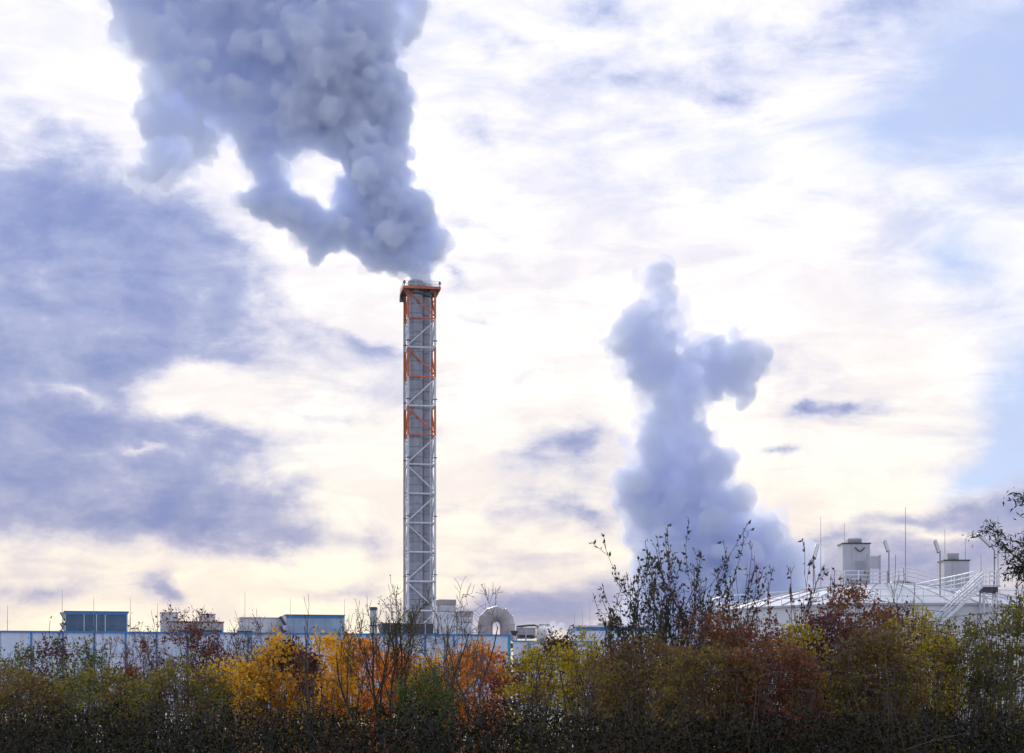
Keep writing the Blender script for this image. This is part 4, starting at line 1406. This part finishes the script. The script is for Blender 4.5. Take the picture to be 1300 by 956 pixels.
def leaf_mesh(name, pos, dr, size, aspect, seed=0):
    rs = np.random.RandomState(seed)
    N = len(pos)
    sz = size * rs.uniform(0.45, 1.4, (N, 1))
    rnd = rs.normal(size=(N, 3))
    u = np.cross(dr, rnd)
    u /= np.maximum(np.linalg.norm(u, axis=1, keepdims=True), 1e-6)
    nrm = np.cross(u, dr)
    wd = sz * aspect * 0.5
    fold = wd * rs.uniform(0.15, 0.7, (N, 1))
    curl = sz * rs.uniform(-0.25, 0.25, (N, 1))
    a = pos
    b = pos + dr * sz * 0.38 + u * wd + nrm * fold
    c = pos + dr * sz * 0.42 
    t = pos + dr * sz + nrm * curl
    e = pos + dr * sz * 0.38 - u * wd + nrm * fold
    V = np.stack([a, b, t, e, c], axis=1).reshape(-1, 3)
    i = np.arange(N)[:, None] * 5
    F1 = np.concatenate([i, i + 4, i + 2, i + 1], axis=1)      # two folded halves
    F2 = np.concatenate([i, i + 3, i + 2, i + 4], axis=1)
    return mesh_np(name, V, np.concatenate([F1, F2]), False)


BASE = dict(seg=0.22, wob=0.16, up=0.10, kids=(8, 5), ang=(R(22), R(52)), klen=(0.38, 0.62), rmin=0.006, leaf_from=1, leaves=14, spread=0.03,
            along=0.6, lup=0.0, leaf_low=None)
BASE['from'] = (0.3, 0.2)


def shrub(px, pytop, halfw, D, seed, mat, label, stems=6, leaf=0.07, aspect=0.55, bark='bark', name='shrub', cat='shrub', group=None,
          thick=0.03, lean=0.0, tmin=0.55, y_jit=0.5, base_w=0.1, **kw):
    P = dict(BASE)
    P.update(kw)
    rng = random.Random(seed * 31 + 7)
    s = D / F
    H = wz(pytop, D)
    W = halfw * s
    pl = Plant(seed)
    for k in range(stems):
        ang = rng.uniform(0, 2 * math.pi)
        # where this stem ends up in the crown
        q = (k + 0.5) / stems * 2 - 1 + rng.uniform(-0.18, 0.18)
        tip = Vector((q * W * 0.92, rng.uniform(-1, 1) * W * y_jit, H - (H - CZ + 40 * s) * ((1 - tmin) * abs(q) ** 1.8 + rng.uniform(0.0, 0.26))))
        b = Vector(((q * base_w + rng.uniform(-0.2, 0.2)) * W, rng.uniform(-0.2, 0.2) * W, -0.05))
        v = tip - b
        d0 = Vector((v.x * 0.75, v.y * 0.75, v.z)).normalized()
        ln = v.length * 1.0
        pl.grow(b, d0, ln, thick, 0, P)
    loc = (wx(px, D), D, 0)
    t = empty(name, loc, 0, label, cat, group)
    # keep the crown inside its real height and width
    zs_ = sorted(q[1].z for q in pl.segs)
    zm = zs_[int(len(zs_) * (0.994 if stems > 1 else 0.999))]
    xs_ = sorted(abs(q[1].x) for q in pl.segs)
    kx, kz = min(2.2, W / max(0.05, xs_[int(len(xs_) * 0.86)])), H / zm
    fit = lambda p: Vector((p.x * kx, p.y * kx, p.z * kz))
    pl.segs = [(fit(a), fit(b), c, d) for a, b, c, d in pl.segs]
    pl.lp = [fit(p) for p in pl.lp]
    sm = pl.stem_mesh('stems', 4)
    mats_ = M[bark]
    link('stems', sm, mats_, t)
    if pl.lp:
        link('foliage', pl.leaf_mesh('foliage', leaf, aspect, seed), MATS[mat], t)
    return pl


def bush(px, pytop, halfw, D, seed, mat, label, n=4500, leaf=0.07, aspect=0.6, bark='bark', name='shrub', cat='shrub', group=None,
         clump=13.0, shoots=10, tmin=0.6, bottom=985.0, twig=0.006, gap=1.0, lean=0.0):
    """a leafy shrub: stems fan out from the ground to many leaf clumps, with loose shoots on top"""
    rng = random.Random(seed * 17 + 3)
    rs = np.random.RandomState(seed + 100)
    s = D / F
    H, W = wz(pytop - (4 if D > 28 else 12), D), halfw * s * 1.08
    z0 = max(0.3, wz(bottom, D))
    cr = clump * s
    pl = Plant(seed)
    prof = [rng.uniform(-1, 1) for _ in range(9)]

    def top(q):
        f = (q + 1) * 4
        i = min(7, max(0, int(f)))
        nz = prof[i] + (prof[i + 1] - prof[i]) * (f - i)
        return H - (H - CZ + 30 * s) * (1 - tmin) * abs(q) ** 2.2 - (0.5 + 0.5 * nz) * 0.12 * (H - CZ + 40 * s)
    P = dict(BASE, kids=(), leaf_from=9, seg=0.25, wob=0.10, up=0.02, rmin=twig)
    nc = max(14, int(gap * 2.3 * (W * (H - z0)) / (cr * cr)))
    nc = min(nc, 170)
    stems = [Vector((rng.uniform(-0.35, 0.35) * W, rng.uniform(-0.35, 0.35) * W, -0.05)) for _ in range(7)]
    C = []
    for k in range(nc):
        q = rng.uniform(-1, 1)
        tz = top(q) - cr * 0.1
        z = tz - (tz - z0) * rng.random() ** 1.25
        spread = 0.55 + 0.45 * min(1.0, (z - z0) / max(0.1, (H - z0) * 0.4))
        c = Vector((q * W * spread + lean * (z / H) * W, rng.uniform(-0.8, 0.8) * W, z))
        C.append(c)
        b = rng.choice(stems)
        v = c - b
        pl.grow(b, Vector((v.x * 0.55, v.y * 0.55, v.z)).normalized(), v.length, 0.010 + 0.004 * W, 0, P)
        # pull the stem's last point to the clump
        p0, p1, r0, r1 = pl.segs[-1]
        pl.segs.append((p1, c, r1, twig))
        for j in range(3):
            e = c + Vector((rng.gauss(0, 1), rng.gauss(0, 1), rng.gauss(0.4, 0.8))) * cr * 0.7
            pl.segs.append((c, e, twig, twig * 0.7))
    C = np.array(C)
    m = n
    idx = rs.randint(0, len(C), m)
    rad = cr * rs.uniform(0.6, 1.25, (len(C), 1))[idx]
    pos = C[idx] + rs.normal(size=(m, 3)) * rad * np.array([0.62, 0.62, 0.55])
    dr = rs.normal(size=(m, 3)) + np.array([0, 0, 0.15])
    PP, DD = [pos], [dr]
    for k in range(shoots):
        q = rng.uniform(-0.95, 0.95)
        b = Vector((q * W, rng.uniform(-0.5, 0.5) * W, top(q) - cr * 1.2))
        d = Vector((q * 0.5 + rng.gauss(0, 0.2), rng.gauss(0, 0.2), 1)).normalized()
        ln = cr * rng.uniform(1.0, 2.3)
        pl.grow(b, d, ln, twig * 1.1, 0, dict(P, seg=ln / 4, wob=0.2))
        t = np.array([rng.random() for _ in range(int(6 + 10 * rng.random()))])[:, None]
        PP.append(np.array(b)[None] + np.array(d)[None] * t * ln + rs.normal(size=(len(t), 3)) * cr * 0.13)
        DD.append(rs.normal(size=(len(t), 3)) + np.array(d) * 0.8)
    pos = np.concatenate(PP)
    dr = np.concatenate(DD)
    dr /= np.maximum(np.linalg.norm(dr, axis=1, keepdims=True), 1e-6)
    t = empty(name, (wx(px, D), D, 0), 0, label, cat, group)
    link('stems', pl.stem_mesh('stems', 3), M[bark], t)
    link('foliage', leaf_mesh('foliage', pos, dr, leaf, aspect, seed), MATS[mat], t)


# sparse and bare habit
TWIG = dict(kids=(8, 5, 2), leaf_from=2, leaves=3.0, seg=0.16, wob=0.20, up=0.08, klen=(0.35, 0.6), rmin=0.004)
TREE = dict(name='maple_tree', cat='tree', group='bright autumn maples', leaf=0.085, aspect=0.95, shoots=6)

# ---- left group, about 40 m off
bush(5, 838, 38, 40, 1, 'leaf_olive', 'low olive shrub cut by the left edge of the picture', n=4200)
bush(30, 816, 22, 41, 2, 'leaf_green', 'pale green shrub near the left edge before a blue post', n=1800, gap=0.7)
bush(68, 793, 24, 39, 3, 'leaf_purple', 'tall dark purple shrub below the dark ventilation unit', n=2600, tmin=0.35, gap=0.8)
bush(102, 811, 27, 38, 4, 'leaf_green', 'dark green leafy shrub right of the tall purple one', n=2700, gap=0.8)
shrub(134, 806, 30, 42, 5, 'leaf_redbrown', 'nearly bare twiggy shrub under the dark ventilation unit', stems=6, **TWIG)
bush(172, 842, 36, 37, 6, 'leaf_darkred', 'low dark red shrub left of the red leaved shrub', n=3600)
shrub(184, 792, 34, 43, 7, 'leaf_redbrown', 'bare grey twigs rising behind the low dark red shrub', stems=6, **dict(TWIG, leaves=1.0))
shrub(244, 776, 50, 40, 8, 'leaf_darkred', 'large twiggy shrub with sparse red leaves in front of the hall', stems=8, leaf=0.075, thick=0.035, tmin=0.6, **dict(TWIG, kids=(8, 6, 3), leaves=9, leaf_low=0.1, spread=0.05))
bush(232, 842, 46, 36, 9, 'leaf_olive', 'low olive brown shrub under the large red leaved one', n=4200)
bush(288, 838, 34, 37, 10, 'leaf_gold', 'low amber shrub at the foot of the bare grey twigs', n=2600)
shrub(320, 786, 40, 41, 11, 'leaf_redbrown', 'bare grey twig thicket left of the orange trees', stems=9, **dict(TWIG, leaves=0.8))
shrub(296, 800, 28, 42, 12, 'leaf_redbrown', 'thin bare twigs below the small brown cowl', stems=5, **dict(TWIG, leaves=0.6))
bush(22, 856, 56, 34, 13, 'leaf_mixed', 'brownish low bush in the bottom left corner', n=5200)
bush(124, 852, 56, 34, 14, 'leaf_olive', 'mixed green and brown low bush below the dark green shrub', n=5200)

# ---- orange and golden young maples
bush(352, 818, 42, 40, 20, 'leaf_gold', 'golden young maple, leftmost of the bright row', n=6000, **TREE)
bush(412, 811, 36, 44, 21, 'leaf_gold', 'golden young maple behind the dark purple bush', n=5200, **TREE)
bush(456, 811, 44, 46, 22, 'leaf_orange', 'brightest orange young maple left of the stack', n=7500, **TREE)
bush(504, 830, 30, 47, 23, 'leaf_orange', 'small orange maple behind the bare multi stemmed tree', n=4200, **TREE)
bush(560, 828, 34, 46, 24, 'leaf_gold', 'golden maple at the foot of the stack', n=5000, **TREE)
bush(606, 820, 38, 45, 25, 'leaf_orange', 'orange maple under the arched duct', n=5000, **TREE)
bush(390, 828, 11, 38, 26, 'leaf_purple', 'dark purple bush among the golden maples', n=800, tmin=0.75, bottom=885)
bush(368, 812, 14, 40, 27, 'leaf_purple', 'small purple tuft left of the bare sapling', n=900, bottom=850)
shrub(395, 754, 13, 37, 28, 'leaf_redbrown', 'thin bare sapling rising in front of pale blue ventilation unit', stems=1, thick=0.04, name='sapling', cat='sapling', **dict(TWIG, kids=(11, 4), leaf_from=1, leaves=0.7, up=0.14))
bush(540, 852, 30, 37, 29, 'leaf_green', 'dark green bush at the foot of the bare trees', n=4200)

# ---- two nearly bare trees before the stack
shrub(492, 748, 50, 39, 30, 'leaf_olive', 'nearly bare multi stemmed tree with tiny yellowish leaves left of the stack', stems=6, leaf=0.05, aspect=0.7, thick=0.05, name='bare_tree', cat='tree', tmin=0.72, bark='barkdark',
      **dict(TWIG, kids=(7, 5, 4), leaves=5, leaf_low=0.2, **{'from': (0.45, 0.3)}))
shrub(562, 746, 50, 38, 31, 'leaf_redbrown', 'leafless tree with spreading grey twigs before the vent towers', stems=6, leaf=0.04, thick=0.045, name='bare_tree', cat='tree', tmin=0.72, bark='bark',
      **dict(TWIG, kids=(6, 5, 3), leaves=1.6, **{'from': (0.45, 0.3)}))

# ---- yellow green run in the middle
bush(655, 840, 30, 34, 40, 'leaf_darkred', 'small dark red bush below the corner of the hall', n=2800)
bush(690, 820, 44, 31, 41, 'leaf_yellowgreen', 'yellow green bush left of the dark red tuft', n=4800, leaf=0.06)
bush(748, 803, 36, 30, 42, 'leaf_yellowgreen', 'yellow bush in front of the distant shed', n=4600, leaf=0.06)
bush(708, 795, 18, 33, 43, 'leaf_purple', 'dark red tuft between two yellow bushes', n=1500, leaf=0.06, bottom=860)
bush(785, 818, 30, 29, 44, 'leaf_redbrown', 'red brown bush at left foot of the tall dark leaved shrub', n=3600, leaf=0.055)

# ---- tall upright shrub with dark oval leaves
shrub(850, 702, 72, 22, 50, 'leaf_darkoval', 'tall upright shrub with dark oval leaves, the tallest left of the tank', stems=70, leaf=0.062, aspect=0.48, thick=0.012, tmin=0.74, base_w=0.72, bark='barkdark',
      **dict(kids=(5, 2), leaf_from=0, leaves=22, seg=0.1, wob=0.06, up=0.14, klen=(0.2, 0.42), spread=0.012, along=0.9, lup=0.2, leaf_low=0.25, rmin=0.003, ang=(R(14), R(34))))
bush(908, 780, 58, 20, 51, 'leaf_redbrown', 'red brown shrub at right foot of the tall dark leaved shrub', n=6500, leaf=0.042, twig=0.0035, clump=14, gap=0.75)
bush(818, 812, 54, 19, 52, 'leaf_mixed', 'low brown bush at left foot of the tall dark leaved shrub', n=7000, leaf=0.042, twig=0.0035, clump=14)

# ---- right hand group, about 20 m off
shrub(1008, 706, 52, 21, 60, 'leaf_darkred', 'open twiggy shrub with crimson leaves before the left part of the tank', stems=7, leaf=0.055, thick=0.014, tmin=0.66, bark='barkdark',
      **dict(TWIG, kids=(6, 4, 2), leaves=9, seg=0.1, rmin=0.0028, leaf_low=0.1, spread=0.02))
bush(962, 788, 44, 20, 61, 'leaf_redbrown', 'rusty small leaved bush left of the crimson shrub', n=5200, leaf=0.04, twig=0.0035, gap=0.8)
bush(1088, 752, 54, 20, 62, 'leaf_redbrown', 'russet shrub below the taller tank housing', n=6800, leaf=0.042, twig=0.0035, gap=0.8)
bush(1052, 788, 46, 19, 63, 'leaf_purple', 'dark purple shrub at the foot of the crimson one', n=6500, leaf=0.042, twig=0.0035)
bush(1020, 796, 30, 18.5, 64, 'leaf_yellowgreen', 'small yellowish bush in front of the purple shrub', n=1800, leaf=0.04, twig=0.0035, gap=0.5)
bush(1132, 766, 36, 21, 65, 'leaf_darkred', 'dark red shrub below the longest lightning rod', n=4000, leaf=0.045, twig=0.0035, gap=0.8)
shrub(1172, 724, 34, 20.5, 66, 'leaf_redbrown', 'sprays of bare dark twigs in front of the tank stair', stems=4, leaf=0.04, thick=0.010, bark='barkdark', **dict(TWIG, kids=(5, 3, 1), leaves=1.4, seg=0.1, rmin=0.0028))
bush(1166, 782, 46, 19, 67, 'leaf_yellowgreen', 'yellow leaved bush below the tank stair', n=5200, leaf=0.04, twig=0.0035)
bush(1225, 784, 44, 19.5, 68, 'leaf_olive', 'olive green bush under the stair landing', n=6500, leaf=0.04, twig=0.0035)
bush(1284, 770, 40, 19, 69, 'leaf_olive', 'olive bush cut by the right edge under the willow branches', n=6000, leaf=0.04, twig=0.0035)
shrub(1280, 740, 34, 21, 70, 'leaf_darkoval', 'gnarled dark twigs at the right edge below the willow', stems=5, leaf=0.05, thick=0.014, bark='barkdark', **dict(TWIG, kids=(5, 3, 1), leaves=2.5, seg=0.1, rmin=0.0035, wob=0.3))
bush(1112, 806, 50, 18, 71, 'leaf_mixed', 'dense brown bush at the bottom below the taller tank housing', n=7500, leaf=0.042, twig=0.0035)
bush(895, 826, 60, 17.5, 72, 'leaf_mixed', 'dense brown bush at the bottom under the red brown shrub', n=8000, leaf=0.04, twig=0.0035)
bush(975, 818, 56, 17.5, 73, 'leaf_redbrown', 'dense rusty bush at the bottom left of the tank', n=7500, leaf=0.04, twig=0.0035)


# ---- willow leaning in from the right
def willow():
    D = 24.0
    rng = random.Random(99)
    pl = Plant(77)
    X0 = wx(1440, D)
    P = dict(BASE, seg=0.14, wob=0.16, up=-0.02, kids=(8, 5), ang=(R(20), R(45)), klen=(0.14, 0.26), rmin=0.0035, leaf_from=1, leaves=70, spread=0.05, along=0.5, lup=-0.5)
    P['from'] = (0.35, 0.2)
    trunk = [Vector((0.15, 0, -0.1)), Vector((0.08, 0, 1.2)), Vector((-0.05, 0.05, 2.4)), Vector((0.0, 0, 3.4))]
    for i in range(3):
        pl.segs.append((trunk[i], trunk[i + 1], 0.15 - 0.03 * i, 0.12 - 0.03 * i))
    tips = [(1279, 655), (1284, 634), (1300, 616), (1277, 680), (1286, 704), (1294, 722), (1315, 600), (1345, 590), (1290, 645), (1294, 668), (1300, 692), (1308, 712), (1288, 660), (1302, 640), (1312, 625), (1380, 575), (1420, 570), (1460, 590), (1490, 620), (1500, 660), (1330, 650), (1310, 690), (1470, 690)]
    for (px, py) in tips:
        tip = Vector((wx(px, D) - X0, rng.uniform(-0.5, 0.5), wz(py, D)))
        b = trunk[2].lerp(trunk[3], rng.random())
        v = tip - b
        pl.grow(b, (v.normalized() + Vector((0, 0, 0.12))).normalized(), v.length * 1.0, 0.03, 0, P)
    X0 += wx(1278, D) - (X0 + sorted(p.x for p in pl.lp)[int(len(pl.lp) * 0.003)])
    t = empty('willow_tree', (X0, D, 0), 0, 'grey green willow reaching into the picture from the right edge', 'tree')
    link('trunk', pl.stem_mesh('trunk', 5), M['barkdark'], t)
    link('crown', pl.leaf_mesh('crown', 0.075, 0.3, 5), MATS['leaf_willow'], t)


willow()


# ---- the unbroken mass of low growth along the bottom
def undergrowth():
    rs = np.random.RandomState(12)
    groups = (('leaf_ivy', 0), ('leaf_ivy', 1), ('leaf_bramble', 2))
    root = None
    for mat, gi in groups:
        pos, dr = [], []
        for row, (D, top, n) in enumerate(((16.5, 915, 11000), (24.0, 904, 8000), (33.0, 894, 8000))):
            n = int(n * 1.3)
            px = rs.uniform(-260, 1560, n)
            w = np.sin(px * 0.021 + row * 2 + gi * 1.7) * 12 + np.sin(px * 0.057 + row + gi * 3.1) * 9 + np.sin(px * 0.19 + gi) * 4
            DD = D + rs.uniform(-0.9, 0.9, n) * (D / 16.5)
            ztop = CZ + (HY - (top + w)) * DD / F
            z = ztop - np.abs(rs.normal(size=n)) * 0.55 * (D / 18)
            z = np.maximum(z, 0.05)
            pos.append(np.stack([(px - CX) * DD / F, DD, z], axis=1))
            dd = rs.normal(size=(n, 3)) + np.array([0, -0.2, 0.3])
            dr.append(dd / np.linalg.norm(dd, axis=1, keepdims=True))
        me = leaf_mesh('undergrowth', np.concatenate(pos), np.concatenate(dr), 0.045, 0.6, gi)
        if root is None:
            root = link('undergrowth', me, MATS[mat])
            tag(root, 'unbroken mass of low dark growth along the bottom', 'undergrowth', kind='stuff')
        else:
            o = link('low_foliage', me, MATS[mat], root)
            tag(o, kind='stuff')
    # stems that carry it
    pl = Plant(4)
    rng = random.Random(8)
    for k in range(420):
        D = rng.choice((16.5, 24.0, 33.0)) + rng.uniform(-0.8, 0.8)
        px = rng.uniform(-50, 1350)
        b = Vector((wx(px, D), D, -0.02))
        pl.grow(b, Vector((rng.gauss(0, 0.15), rng.gauss(0, 0.15), 1)).normalized(), wz(900, D) * rng.uniform(0.85, 1.0), 0.016, 0,
                dict(BASE, kids=(3,), leaf_from=9, seg=0.3, rmin=0.005))
    o = link('low_stems', pl.stem_mesh('low_stems', 3), M['barkdark'], root)
    tag(o, kind='stuff')


undergrowth()
